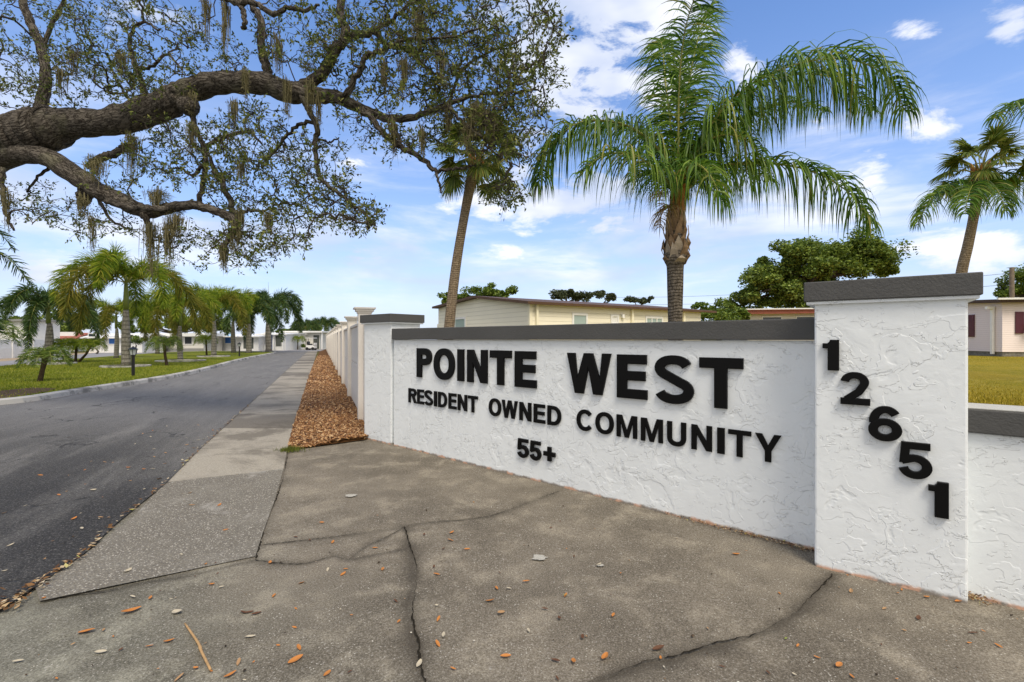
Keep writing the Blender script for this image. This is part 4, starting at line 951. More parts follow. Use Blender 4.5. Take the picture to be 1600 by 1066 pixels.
ga = lambda k_: k_ * 2.39996
SD = 12.6; sb = G(697, HY + CH * F / SD)
sabal('leaning palm with a slim brown trunk and moss laden crown under the oak canopy', sb, [np.append(P(694, 616, SD), .15), np.append(P(702, 510, SD), .14), np.append(P(712, 420, SD), .128), np.append(P(726, 335, SD), .12), np.append(P(738, 275, SD), .15), np.append(P(744, 250, SD), .16)],
      [(ga(k_), 1.2 - k_ * .075, rng.uniform(.55, .95)) for k_ in range(26)], .70)
SD2 = 13.4; sb2 = G(1480, HY + CH * F / SD2)
sp2 = sabal('palm with fan leaves above long feathery fronds, rising behind the numbered pillar at right', sb2, [np.append(P(1475, 612, SD2), .16), np.append(P(1500, 440, SD2), .13), np.append(P(1512, 385, SD2), .12), np.append(P(1522, 335, SD2), .115), np.append(P(1532, 268, SD2), .15)],
      [(ga(k_), 1.3 - k_ * .075, rng.uniform(.6, .9)) for k_ in range(22)], .62)
for q in [[(1530, 290, 13.4), (1495, 285, 13.2), (1462, 305, 13), (1440, 335, 12.9), (1434, 352, 12.9)], [(1531, 290, 13.4), (1560, 272, 13.2), (1600, 275, 13), (1640, 300, 12.9), (1660, 335, 12.9)],
          [(1530, 290, 13.4), (1520, 290, 12.8), (1512, 310, 12.2), (1508, 335, 12.0)], [(1531, 290, 13.4), (1545, 285, 12.9), (1560, 300, 12.5), (1572, 330, 12.3)]]:
    pts = [P(*a_) for a_ in q]; mb = MB(); frond(mb, pts, 210, .85, .03, 3.0, .35, .05, (.02, .004), .5, .15, 5); mb.build('frond', [M_queen, M_rachis], sp2)
# queen palm just outside the right edge whose fronds enter the frame
q2 = thing('queen_palm', 'feathery palm fronds reaching in at the top of the right edge', 'palm tree', G(1760, HY + CH * F / 9.5))
mb = MB(); mb.tube([P(1760, 650, 9.5), P(1755, 400, 9.5), P(1750, 260, 9.5)], [.17, .15, .13], 14); mb.build('trunk', M_palmtrunk, q2, smooth=True)
for q in [[(1750, 260, 9.5), (1700, 190, 9.4), (1650, 155, 9.3), (1590, 160, 9.2), (1552, 185, 9.1)], [(1750, 260, 9.5), (1790, 180, 9.4), (1850, 150, 9.3), (1920, 200, 9.3)], [(1750, 260, 9.5), (1745, 170, 9.9), (1735, 90, 10.4), (1720, 60, 11)]]:
    pts = [P(*a_) for a_ in q]; mb = MB(); frond(mb, pts, 230, .75, .026, 2.8, .35, .1, (.02, .004), .5, .15, 5); mb.build('frond', [M_queen, M_rachis], q2)

# --- foxtail palms: a prototype with its fronds, then copies
def foxtail_proto(name, H, R, nf, mats, trunk_r, shaft=.7, seed=0, bush=1.0, drop=1.0):
    t = thing(name, 'x', 'palm tree', (0, 0, 0), 0, 'palms planted along the lawn')
    mb = MB(); hs = H - shaft; z = np.linspace(0, hs, 14); r = trunk_r * np.interp(z / hs, [0, .08, .35, .7, 1], [1.35, 1.05, 1.1, .95, .62]); mb.tube(np.stack([0 * z + .04 * np.sin(z), 0 * z, z], 1), r, 14)
    mb.build('trunk', M_foxtrunk, t, smooth=True, world=False)
    mb = MB(); mb.tube([(0, 0, hs - .01), (0, 0, hs + shaft * .4), (0, 0, H), (0, 0, H + .25)], [trunk_r * .62, trunk_r * .66, trunk_r * .42, .03], 12); mb.build('crownshaft', M_shaft, t, smooth=True, world=False)
    for k_ in range(nf):
        az = ga(k_) + seed; e = 1.15 - 1.05 * k_ / nf; L = R * rng.uniform(.9, 1.1)
        h = np.array([math.cos(az), math.sin(az), 0]); rise = math.sin(max(e, .1)) * .42 * L; dropz = (1.15 - e * .55) * L * .85 * drop
        c0 = np.array([0, 0, H]); pts = [c0, c0 + h * .22 * L + [0, 0, rise * .75], c0 + h * .50 * L + [0, 0, rise], c0 + h * .76 * L + [0, 0, rise - dropz * .40], c0 + h * .86 * L + [0, 0, rise - dropz]]
        mb = MB(); frond(mb, pts, int(560 * bush), .24 * R, .030, 1.0, 1.1, .10, (.022, .006), .75, .1, 3); mb.build('frond', [mats[0] if k_ < nf * .62 else mats[1], M_rachis], t, world=False)
    mb = MB(); mb.tube([(0, 0, H), (.02, 0, H + .7), (.05, .02, H + 1.35)], [.02, .012, .004], 5); mb.build('spear_leaf', M_rachis, t, world=False)
    return t
fx = foxtail_proto('foxtail_palm', 3.15, 2.55, 9, (M_fox, M_foxold), .135, 1.0, .3)
fx2 = foxtail_proto('foxtail_palm', 2.3, 1.9, 10, (M_foxdark, M_foxdark), .14, .6, 1.9, .85)
place = [  # proto, px, py(base), scale, rot, label
    (fx, 197, 572, 1.32, 2.35, 'tallest foxtail palm with thick grey trunk behind the nearest post lamp'),
    (fx, 181.5, 559.5, .98, .6, 'foxtail palm whose trunk shows just left of and behind the tallest one'),
    (fx, 282, 563, 1.02, 4.0, 'bushy foxtail palm with pale trunk right of the tallest one'),
    (fx, 246, 553, 1.15, 5.2, 'thin far foxtail palm between the tallest and the bushy one'),
    (fx, 334, 556.5, 1.30, 1.5, 'foxtail palm with drooping fronds left of the second post lamp'),
    (fx, 365, 551, 1.45, 3.3, 'yellow green foxtail palm just behind the second post lamp'),
    (fx2, 75.6, 567, 1.32, .5, 'dark green palm with bulging trunk at left, behind the smallest palm'),
    (fx2, 389, 551.5, 1.70, 2.2, 'dark green short trunked palm near the far end of the lawn'),
    (fx2, 420, 549, 2.1, 4.4, 'dark palm farthest along the lawn beside the blue door home'),
    (fx2, 478, 545.2, 1.35, 1.0, 'thin trunked palm in front of the large cream home'),
    (fx2, 508, 544.6, 1.5, 3.0, 'green palm beside the far end of the fence')]
used = set()
for pr_, px, py, s, rz, lab in place:
    o = pr_ if id(pr_) not in used else copy_tree(pr_); used.add(id(pr_)); zz_ = .1 if px < 440 else 0; g = G(px, py, zz_)
    o.location = (g[0], g[1], zz_); o.rotation_euler = (0, 0, rz); s_ = s; o.scale = (s_, s_, s_); o['label'] = lab
# palm outside the left edge with fronds entering
q3 = thing('foxtail_palm', 'palm outside the left edge with long fronds reaching into view', 'palm tree', G(-105, 600, .1), group='palms planted along the lawn')
mb = MB(); dq = G(-105, 600, .1)[1]; mb.tube([P(-105, 600, dq), P(-103, 500, dq), P(-100, 400, dq)], [.24, .2, .14], 14); mb.build('trunk', M_foxtrunk, q3, smooth=True)
for q in [[(-100, 395), (-70, 350), (-35, 345), (0, 365), (22, 392)], [(-100, 400), (-60, 370), (-20, 385), (20, 410), (52, 452)], [(-100, 400), (-75, 410), (-45, 440), (-15, 480), (0, 520)], [(-100, 400), (-130, 350), (-180, 360), (-210, 420)], [(-100, 400), (-110, 330), (-120, 290), (-140, 270)]]:
    pts = [P(a_, b_, dq + .6 * k_ * .5) for k_, (a_, b_) in enumerate(q)]; mb = MB(); frond(mb, pts, 190, .42, .035, .7, .7, .1, (.022, .006), .6, .2, 3); mb.build('frond', [M_foxdark, M_rachis], q3)
# low left palm tips at (0..20, 505..535)
# pygmy date palms
def pygmy(px, py, h_px, r_px, label, stems=((0, 0),), mat_=M_tree2, lean=0):
    g = G(px, py, .1); d = g[1]; h = h_px / F * d; R = r_px / F * d
    t = thing('pygmy_palm', label, 'palm tree', g, 0, 'small palms on the lawn')
    for (sx, lx) in stems:
        top = g + np.array([sx + lx, rng.normal(0, .1), h * .85]); mb = MB(); mb.tube([g + np.array([sx * .3, 0, -.02]), (g + top) / 2 + np.array([sx * .4, 0, 0]), top], [.075, .06, .085], 9); mb.build('trunk', plain('dark_fibrous_trunk', (.055, .04, .025), .95, .1, .4, 20, .8, 30) if 'dark_fibrous_trunk' not in bpy.data.materials else bpy.data.materials['dark_fibrous_trunk'], t)
        for k_ in range(13):
            az = ga(k_); e = 1.2 - k_ * .09; hh = np.array([math.cos(az), math.sin(az), 0]); pts = [top, top + hh * R * .35 + [0, 0, R * .5 * math.sin(e)], top + hh * R * .75 + [0, 0, R * .55 * math.sin(e) - R * .1], top + hh * R + [0, 0, R * .35 * math.sin(e) - R * .5]]
            mb = MB(); frond(mb, pts, 80, R * .42, max(.02, R * .022), .6, .3, .12, (.01, .003), .6, .15, 2); mb.build('frond', [mat_, M_rachis], t)
    return t
pygmy(62, 596, 42, 32, 'small pygmy palm with dark upright trunk nearest the road at left', mat_=M_tree1)
pygmy(118, 566, 30, 21, 'clump of three thin dark stems with bright yellow green palm crowns', ((-.5, -.3), (0, 0), (.5, .3)), M_fox)
pygmy(262, 571, 38, 24, 'small palm with a curved dark trunk between the post lamp and the bushy foxtail', ((-.12, -.1),), M_tree2)
pygmy(323, 555, 27, 16, 'small bright green palm before the white porch home', mat_=M_fox)
pygmy(465, 546, 18, 11, 'low yellow green palm in front of the large cream home', mat_=M_fox)
pygmy(-25, 575, 60, 44, 'low palm at the left edge with pale green fronds', mat_=M_tree2)
# planting rings
for px, py, r in [(197, 573, 1.0), (283, 564.5, 1.3), (334, 557.5, 1.1), (82, 569, 1.0)]:
    g = G(px, py, .1); mb = MB(); n_ = 28; v = []; lab = {197: 'round concrete planting ring under the tallest foxtail palm', 283: 'round planting ring under the bushy foxtail palm', 334: 'round planting ring under the palm left of the second post lamp', 82: 'round planting ring under the dark green palm at left'}[px]
    for z, rr in ((0, r), (.07, r), (.075, r - .14), (.0, r - .15)): v += [(g[0] + rr * math.cos(a_), g[1] + rr * math.sin(a_), .1 + z) for a_ in np.arange(n_) / n_ * 2 * math.pi]
    mb.raw(v, [(k_ * n_ + i, k_ * n_ + (i + 1) % n_, (k_ + 1) * n_ + (i + 1) % n_, (k_ + 1) * n_ + i) for k_ in range(3) for i in range(n_)])
    o = mb.build('planting_ring', M_curb, loc=(g[0], g[1], .1)); tagp(o, lab, 'planting ring', 'planting rings')

# ------------------------------------------------------------------ background broadleaf trees
def leafquads(mb, c, size, flat=.5):
    n_ = len(c); d = rng.normal(0, 1, (n_, 3)); d[:, 2] *= flat; d /= np.linalg.norm(d, axis=1)[:, None]
    r = rng.normal(0, 1, (n_, 3)); s = np.cross(d, r); s /= np.linalg.norm(s, axis=1)[:, None]
    L = size * rng.uniform(.7, 1.3, n_)[:, None]; mb.quads(np.stack([c - d * L * .5, c + s * L * .28, c + d * L * .5, c - s * L * .28], 1))
def leafy_tree(name, label, base, top, clumps, lm, leaf, trunk_r, group='trees behind the homes', per=420, cat='tree'):
    """clumps: (px,py,rx_px,ry_px) at the tree's depth"""
    d = base[1]; t = thing(name, label, cat, base, 0, group)
    lim = MB(); lim.axis = []; fol = MB(); tp = np.array(top)
    lim.tube([base - [0, 0, .1], base * .5 + tp * .5 + rng.normal(0, .1, 3), tp], [trunk_r * 1.3, trunk_r, trunk_r * .8], 10)
    for (px, py, rx, ry) in clumps:
        c = P(px, py, d); RX, RZ = rx / F * d, ry / F * d; RY = (RX + RZ) * .6
        c[1] += rng.uniform(-1, 1) * RX * .5
        lim.tube([tp, tp * .5 + c * .5 + rng.normal(0, .15 * RX, 3) + [0, 0, -.1 * RZ], c], [trunk_r * .55, trunk_r * .3, trunk_r * .1], 6)
        ns = max(9, int(18 * RX * RZ / 3)); ns = min(ns, 40); RX *= 1.18; RZ *= 1.3
        for k_ in range(ns):
            v = rng.normal(0, 1, 3); v /= np.linalg.norm(v); v[2] = v[2] * .8 + .15; cc_ = c + v * np.array([RX, RY, RZ]) * rng.uniform(.2, .95); rs = .24 * (RX + RZ) * rng.uniform(.45, 1.1)
            q = rng.normal(0, 1, (int(per / 1.9), 3)); q /= np.linalg.norm(q, axis=1)[:, None]; q *= rng.uniform(.4, 1.15, (len(q), 1)); q[:, 2] *= .7
            leafquads(fol, cc_ + q * rs, leaf * .62)
    lim.build('trunk', M_oakbark, t, smooth=True); fol.build('crown', lm, t); return t
def tree_at(name, label, px, d, clumps, lm, leaf, tr_, toppy, **k): base = P(px, 530, d) * np.array([1, 1, 0]); return leafy_tree(name, label, base, P(px, toppy, d), clumps, lm, leaf, tr_, **k)
tree_at('oak_tree', 'broad dark green oak with spreading crown behind the numbered pillar', 1255, 44,
        [(1295, 410, 75, 26), (1225, 440, 50, 24), (1350, 415, 45, 24), (1290, 392, 55, 18), (1345, 388, 45, 18), (1385, 405, 28, 15), (1240, 398, 40, 18), (1205, 418, 35, 18), (1180, 440, 32, 18), (1165, 462, 24, 14), (1215, 455, 35, 18), (1270, 425, 40, 16), (1320, 418, 45, 14), (1375, 425, 26, 12), (1235, 475, 26, 14), (1190, 478, 28, 14), (1300, 440, 30, 12), (1150, 480, 18, 10)], M_tree1, .42, .45, 440, per=560)
tree_at('leafy_bush', 'bright green bushy tree between the cream home and the red roofed home', 1120, 32, [(1120, 482, 26, 13), (1100, 488, 18, 12), (1145, 488, 20, 12), (1118, 500, 34, 14), (1158, 495, 14, 10)], M_tree2, .26, .15, 500)
tree_at('oak_tree', 'small green tree above the left end of the cream home roof', 765, 42, [(750, 462, 26, 10), (790, 460, 20, 8), (720, 466, 16, 8), (765, 455, 18, 8)], M_tree2, .32, .3, 480)
tree_at('oak_tree', 'leftmost of three distant round trees above the cream home roof', 885, 70, [(872, 463, 18, 8), (900, 463, 20, 9), (850 + 60, 466, 16, 7), (888, 458, 14, 6)], M_tree3, .5, .35, 475, per=300)
tree_at('oak_tree', 'middle one of three distant round trees above the cream home roof', 943, 72, [(940, 461, 14, 7), (952, 466, 11, 6)], M_tree3, .5, .3, 475, per=300)
tree_at('oak_tree', 'rightmost of three distant round trees above the cream home roof', 998, 74, [(990, 470, 14, 5), (1008, 470, 13, 5)], M_tree3, .5, .3, 480, per=300)
tree_at('conifer_tree', 'dark pointed tree left of the leaning palm trunk above the cream roof', 706, 40, [(700, 466, 12, 8), (698, 475, 8, 8)], M_tree1, .3, .2, 480, per=300)
tree_at('leafy_tree', 'leafy tree behind the utility pole at the right edge', 1600, 38, [(1590, 425, 24, 18), (1575, 450, 20, 14), (1615, 440, 26, 24), (1600, 455, 26, 14), (1640, 430, 26, 30), (1568, 462, 12, 8)], M_tree2, .28, .3, 460)
tree_at('leafy_tree', 'distant dark round tree behind the large cream home', 484, 85, [(470, 514, 10, 5), (484, 510, 12, 7), (497, 515, 10, 5)], M_tree1, .55, .3, 520, per=300)
tree_at('leafy_tree', 'low distant tree line above the blue door home', 445, 85, [(436, 517, 8, 4), (448, 516, 8, 4)], M_tree1, .5, .3, 522, per=300)
tree_at('leafy_tree', 'dark tree behind the dark green palm and the red tiled roof', 110, 62, [(60, 505, 22, 10), (95, 500, 28, 14), (140, 502, 26, 13), (120, 515, 30, 9), (35, 507, 18, 8)], M_tree1, .5, .35, 520)
tree_at('leafy_tree', 'green trees standing behind the carport home between the palms', 270, 66, [(235, 512, 20, 9), (270, 505, 26, 12), (310, 508, 26, 11), (345, 510, 22, 10), (200, 512, 20, 9)], M_tree1, .5, .35, 520)
tree_at('leafy_bush', 'round green bush beside the home with blue window', 150, 46, [(148, 540, 7, 8)], M_tree1, .2, .08, 545, per=300)
tree_at('leafy_bush', 'green shrub against the home right of the tallest foxtail trunk', 213, 48, [(213, 532, 9, 8)], M_tree2, .2, .08, 540, per=300)
tree_at('leafy_bush', 'low dark shrubs along the front of the large cream home', 460, 64, [(452, 540, 7, 4), (462, 541, 7, 4), (474, 541, 7, 4)], M_tree1, .2, .05, 543, per=240)
tree_at('leafy_bush', 'green bush at the far end of the fence', 510, 70, [(509, 536, 7, 8), (513, 530, 6, 6)], M_tree2, .3, .08, 540, per=300)
# utility pole with wires
up_ = thing('utility_pole', 'grey wooden utility pole with two wires above the pale pink home', 'utility pole', P(1581, 530, 34) * np.array([1, 1, 0]))
b0 = P(1581, 530, 34); mb = MB(); mb.tube([b0 * [1, 1, 0], b0 * [1, 1, 0] + [0, 0, 6.6]], [.17, .13], 10); mb.build('pole', plain('grey_wood', (.22, .18, .13), .9, .1, .3), up_)
for z in (6.2, 5.4):
    e0 = b0 * [1, 1, 0] + [0, 0, z]; e1 = e0 + [-26, 22, .2]; q = np.linspace(0, 1, 12); mb = MB(); mb.tube(e0 + (e1 - e0) * q[:, None] - np.array([0, 0, 1.]) * (q * (1 - q) * 2.2)[:, None], .013, 5); mb.build('wire', M_blackmetal, up_)

# ------------------------------------------------------------------ the live oak overhead
def dep(x, off=0): return np.interp(x, [-300, 0, 300, 700, 900], [9.6, 9.2, 8.3, 7.2, 6.8]) + off
LIMBS = [  # (points (px,py,width_px)), depth offset
 ([(-330, 330, 92), (-200, 290, 84), (-90, 262, 70), (0, 233, 60), (30, 216, 66), (56, 206, 68), (75, 202, 64), (94, 196, 52), (115, 192, 43), (169, 191, 41), (225, 176, 44), (260, 163, 42), (281, 152, 41), (300, 140, 36), (356, 128, 33), (412, 131, 33), (450, 144, 32), (488, 148, 25), (525, 152, 20), (562, 169, 16), (600, 184, 13), (638, 184, 11), (675, 174, 9), (699, 163, 8), (740, 150, 6), (790, 145, 5), (840, 140, 3)], 0),
 ([(460, 140, 20), (480, 132, 19), (506, 112, 18), (521, 82, 16), (540, 56, 15), (532, 22, 13), (536, -10, 12), (545, -70, 10), (560, -130, 6)], 0),
 ([(540, 56, 10), (562, 55, 11), (585, 49, 10), (600, 67, 8), (635, 80, 6), (675, 112, 5), (700, 125, 3)], .2),
 ([(585, 49, 7), (620, 25, 6), (660, -5, 5), (700, -50, 4)], .1),
 ([(525, 152, 12), (540, 148, 10), (562, 110, 9), (570, 90, 8), (596, 78, 7), (640, 62, 5), (700, 60, 4), (750, 45, 3)], -.3),
 ([(420, 140, 16), (416, 112, 14), (409, 75, 12), (409, 37, 11), (390, 0, 10), (375, -50, 8)], 0),
 ([(337, -10, 8), (350, -2, 8), (375, 4, 9), (400, 5, 8), (427, 22, 8), (450, 12, 7), (476, 17, 6), (500, 8, 4)], -.4),
 ([(372, 4, 7), (380, 20, 8), (383, 38, 7), (378, 45, 6)], -.4),
 ([(472, 150, 11), (484, 175, 9), (495, 199, 9), (493, 229, 8), (499, 274, 7), (525, 300, 6), (555, 322, 5), (577, 341, 3), (588, 350, 2)], -.1),
 ([(494, 193, 6), (475, 192, 6), (450, 210, 5), (427, 240, 4), (410, 262, 2)], .2),
 ([(495, 215, 4), (515, 222, 3), (530, 215, 2)], 0),
 ([(562, 172, 11), (580, 185, 10), (600, 210, 9), (630, 232, 9), (660, 247, 8), (679, 266, 7), (700, 264, 5), (724, 262, 4), (750, 256, 2)], -.2),
 ([(611, 184, 8), (620, 205, 7), (626, 228, 6)], -.15),
 ([(679, 266, 5), (686, 285, 4), (690, 303, 3)], -.2),
 ([(699, 163, 6), (715, 185, 5), (745, 210, 4), (775, 240, 3), (810, 260, 2)], -.4),
 ([(-200, 300, 50), (-90, 270, 46), (0, 246, 32), (40, 240, 30), (75, 247, 28), (112, 270, 31), (150, 296, 26), (180, 310, 25), (225, 330, 21), (262, 326, 17), (300, 321, 14), (338, 330, 13), (366, 344, 14), (366, 362, 13), (355, 376, 9), (349, 395, 7), (350, 410, 4)], -.15),
 ([(150, 294, 22), (135, 300, 22), (131, 312, 19), (128, 318, 13)], -.1),
 ([(225, 332, 12), (230, 350, 8), (236, 370, 4)], -.25),
 ([(262, 326, 10), (210, 325, 9), (165, 315, 9)], -.5),
 ([(60, 180, 22), (64, 165, 17), (71, 131, 15), (66, 82, 13), (49, 37, 12), (34, 0, 11), (20, -60, 8), (0, -110, 5)], .2),
 ([(66, 82, 6), (80, 40, 6), (100, 0, 5), (125, -40, 3)], .3),
 ([(230, 160, 10), (227, 145, 9), (214, 105, 8), (203, 75, 6), (206, 49, 5), (225, 35, 4), (250, 48, 3)], .3),
 ([(214, 108, 6), (235, 105, 5), (262, 85, 4), (285, 110, 3)], .3),
 ([(235, 160, 6), (210, 165, 5), (190, 140, 4), (170, 100, 3)], .5),
 ([(298, 175, 9), (308, 205, 8), (319, 233, 8), (321, 263, 8), (311, 315, 8), (309, 326, 7)], .1),
 ([(319, 233, 6), (338, 218, 6), (365, 210, 6), (390, 206, 5), (410, 225, 3)], .2),
 ([(320, 255, 5), (300, 275, 4), (280, 262, 3), (262, 270, 2)], .1),
 ([(368, 338, 9), (358, 310, 9), (338, 272, 8), (328, 250, 5), (322, 225, 3)], .3),
 ([(366, 340, 6), (385, 328, 5), (410, 330, 4), (440, 318, 3), (470, 322, 2)], .2),
 ([(195, 225, 8), (188, 236, 11), (165, 245, 12), (150, 251, 11), (135, 262, 8)], .1),
 ([(0, 262, 10), (5, 300, 7), (12, 340, 5), (22, 360, 3)], -.3),
 ([(90, 255, 6), (60, 275, 4), (40, 300, 3)], .5),
 ([(150, 302, 6), (170, 340, 4), (205, 360, 3)], .4),
 ([(700, 163, 5), (712, 130, 5), (730, 100, 4), (770, 80, 3), (820, 60, 2), (850, 30, 2)], .2),
 ([(785, 146, 3), (820, 110, 3), (850, 80, 2), (868, 40, 2)], -.2)]
oak = thing('live_oak', 'big live oak whose thick curved limb hangs over the road from the left', 'tree', P(-380, HY, 9.8) * np.array([1, 1, 0]))
tb = MB(); tb.axis = []; nodes = []; nrad = []
for li, (pts, off) in enumerate(LIMBS):
    arr = []
    for (a_, b_, w_) in pts:
        d = dep(a_, off); arr.append(np.append(P(a_, b_, d), w_ / F * d * .5))
    c = smoothline(arr, 6); c[:, 3] = np.maximum(c[:, 3], .006)
    n_ = 18 if pts[0][2] > 20 else 8
    if c[0, 3] > .1: c[:, 3] *= 1 + rng.normal(0, .035, len(c)); c[:, 0:3] += rng.normal(0, .008, (len(c), 3))
    else: c[:, 0:3] += rng.normal(0, .012, (len(c), 3))
    tb.tube(c[:, :3], c[:, 3], n_)
    for q in c[(2 if c[0, 3] > .05 else 0):: 1 if c[0, 3] < .1 else 2]: nodes.append(q[:3]); nrad.append(q[3])
kn = P(296, 166, dep(296, -.28)); tb.tube([kn, kn + np.array([.03, -.16, -.05]), kn + np.array([.035, -.20, -.06])], [.17, .13, .08], 12)
tb.tube([P(-380, 640, 9.8), P(-385, 560, 9.8), P(-375, 440, 9.8), P(-350, 350, 9.7), P(-300, 315, 9.6)], [.78, .62, .56, .58, .5], 24)
tb.tube([P(-375, 440, 9.8), P(-460, 330, 10.3), P(-600, 240, 11), P(-800, 100, 12)], [.5, .42, .3, .15], 16)
tb.tube([P(-372, 430, 9.8), P(-380, 250, 10.8), P(-330, 60, 12.5), P(-360, -150, 13.5)], [.45, .4, .28, .12], 16)
tb.build('trunk', M_oakbark, oak, smooth=True)
# sprays of twigs and leaves grown from the limbs
EL = [(50, 60, 110, 80, 75), (190, 60, 130, 80, 120), (130, 130, 110, 45, 45), (25, 130, 60, 70, 30), (330, 90, 60, 55, 26), (250, 130, 60, 35, 34), (40, 320, 60, 40, 24), (150, 345, 90, 26, 30), (240, 220, 60, 35, 30), (300, 240, 60, 50, 50), (400, 215, 80, 50, 70), (400, 290, 90, 50, 85), (450, 350, 45, 40, 40), (380, 385, 55, 30, 50),
      (300, 385, 60, 30, 26), (205, 275, 70, 30, 26), (500, 265, 50, 50, 40), (530, 320, 40, 30, 36), (570, 340, 26, 22, 22), (465, 55, 80, 55, 60), (545, 110, 50, 50, 36), (610, 40, 100, 50, 110), (690, 40, 90, 60, 80), (660, 120, 80, 50, 70), (740, 130, 90, 70, 95), (800, 60, 60, 70, 50), (820, 140, 55, 60, 50), (850, 50, 30, 50, 26), (800, 210, 60, 40, 46),
      (610, 225, 60, 25, 18), (650, 225, 50, 25, 18), (790, 300, 26, 20, 24), (770, 215, 50, 40, 30), (710, 200, 60, 40, 34), (100, -80, 220, 60, 60), (480, -80, 200, 60, 60), (720, -60, 160, 50, 50), (-150, 80, 120, 110, 70), (-120, 330, 100, 60, 30), (580, 170, 60, 30, 14)]
att = []; aw = []
for (cx_, cy_, rx, ry, n_) in EL:
    for k_ in range(int(n_ * 1.0)):
        r = math.sqrt(rng.random()); a_ = rng.uniform(0, 6.28); x_ = cx_ + rx * r * math.cos(a_); y_ = cy_ + ry * r * math.sin(a_); att.append(P(x_, y_, dep(x_, rng.normal(0, .55)))); 
        aw.append(x_)
att = np.array(att); nodes = np.array(nodes); nrad = np.array(nrad)
d0 = np.array([np.min(np.linalg.norm(nodes - a_, axis=1)) for a_ in att]); order = np.argsort(d0)
cap_ = len(nodes) + len(att) * 5 + 10; NB = np.zeros((cap_, 3)); NB[:len(nodes)] = nodes; par = -np.ones(cap_, int); cnt = len(nodes); nroot = cnt; paths = []; tipdir = []
for ai in order:
    a_ = att[ai]; dd = np.linalg.norm(NB[:cnt] - a_, axis=1); j = int(np.argmin(dd + rng.uniform(0, .05, cnt))); st = NB[j]; L = dd[j]
    k_ = 4; path = [j]; perp = rng.normal(0, 1, 3); perp -= 0; bow = rng.normal(0, .13, 3) * L + np.array([0, 0, .10 * L])
    for m_ in range(1, k_ + 1):
        t_ = m_ / k_; q = st + (a_ - st) * t_ + bow * math.sin(math.pi * t_) + rng.normal(0, .022, 3) * (m_ < k_)
        NB[cnt] = q; par[cnt] = path[-1]; path.append(cnt); cnt += 1
    paths.append(path); tipdir.append((a_ - st) / (L + 1e-6))
size = np.zeros(cnt)
for path in paths[::-1]:
    size[path[1:]] += 1
    p = path[0]
    while p >= nroot: size[p] += 1; p = par[p]
tw = MB()
for path in paths:
    pts = NB[path]; r = .0040 * np.sqrt(np.maximum(size[path], 1)) ; r[0] = r[1]; r = np.clip(r, .0032, .022)
    tw.tube(pts, r, 4, cap=False)
# leaves along the outer part of each twig
fl = MB(); cen = []; dirs = []
for path, td in zip(paths, tipdir):
    a_ = NB[path[-1]]; b_ = NB[path[-3]]
    nl_ = rng.integers(15, 30)
    # side shoots
    for s_ in range(rng.integers(3, 6)):
        q0 = b_ + (a_ - b_) * rng.random(); v = td * .6 + rng.normal(0, .6, 3); v /= np.linalg.norm(v); Ls = rng.uniform(.10, .28); q1 = q0 + v * Ls
        tw.tube([q0, (q0 + q1) / 2 + rng.normal(0, .01, 3), q1], [.0032, .0027, .002], 3, cap=False)
        m_ = nl_ // 4 + 1; tt = rng.uniform(.25, 1.08, m_)[:, None]; cen.append(q0 + v * Ls * tt + rng.normal(0, .018, (m_, 3))); dirs.append(v + rng.normal(0, .7, (m_, 3)))
cen = np.concatenate(cen); dirs = np.concatenate(dirs); dirs /= np.linalg.norm(dirs, axis=1)[:, None]
r = rng.normal(0, 1, cen.shape); s_ = np.cross(dirs, r); s_ /= np.linalg.norm(s_, axis=1)[:, None]; L = rng.uniform(.045, .078, len(cen))[:, None]
fl.quads(np.stack([cen, cen + dirs * L * .5 + s_ * L * .22, cen + dirs * L, cen + dirs * L * .5 - s_ * L * .22], 1))
tw.build('twigs', M_twig, oak); fl.build('crown', M_oak, oak)
print('oak leaves', len(cen), 'paths', len(paths))

# Spanish moss clumps
MOSS = [(322, 0, 55, 10, 'long'), (352, 5, 78, 12, 'long'), (205, 212, 62, 20, ''), (150, 255, 26, 30, ''), (236, 352, 70, 24, ''), (265, 350, 60, 20, ''), (366, 352, 40, 16, ''), (300, 150, 26, 14, ''), (384, 112, 40, 5, ''), (448, 128, 46, 12, ''), (485, 130, 42, 14, ''), (300, 195, 45, 12, ''),
        (130, 310, 26, 14, ''), (375, 330, 40, 10, ''), (435, 60, 50, 12, ''), (615, 190, 45, 12, ''), (660, 205, 34, 10, ''), (365, 160, 50, 14, ''), (115, 85, 30, 18, ''), (95, 110, 34, 12, ''), (190, 85, 30, 16, ''), (245, 300, 28, 26, ''), (275, 340, 28, 30, ''), (420, 335, 26, 14, ''), (378, 255, 26, 12, ''), (655, 25, 40, 18, ''), (690, 90, 36, 18, ''), (630, 95, 40, 22, ''), (600, 100, 30, 14, ''), (745, 165, 46, 30, ''), (765, 180, 40, 26, ''), (730, 195, 40, 22, ''), (700, 170, 30, 14, ''), (350, 385, 34, 10, ''), (145, 340, 50, 6, ''), (12, 300, 60, 5, ''), (498, 150, 40, 8, '')]
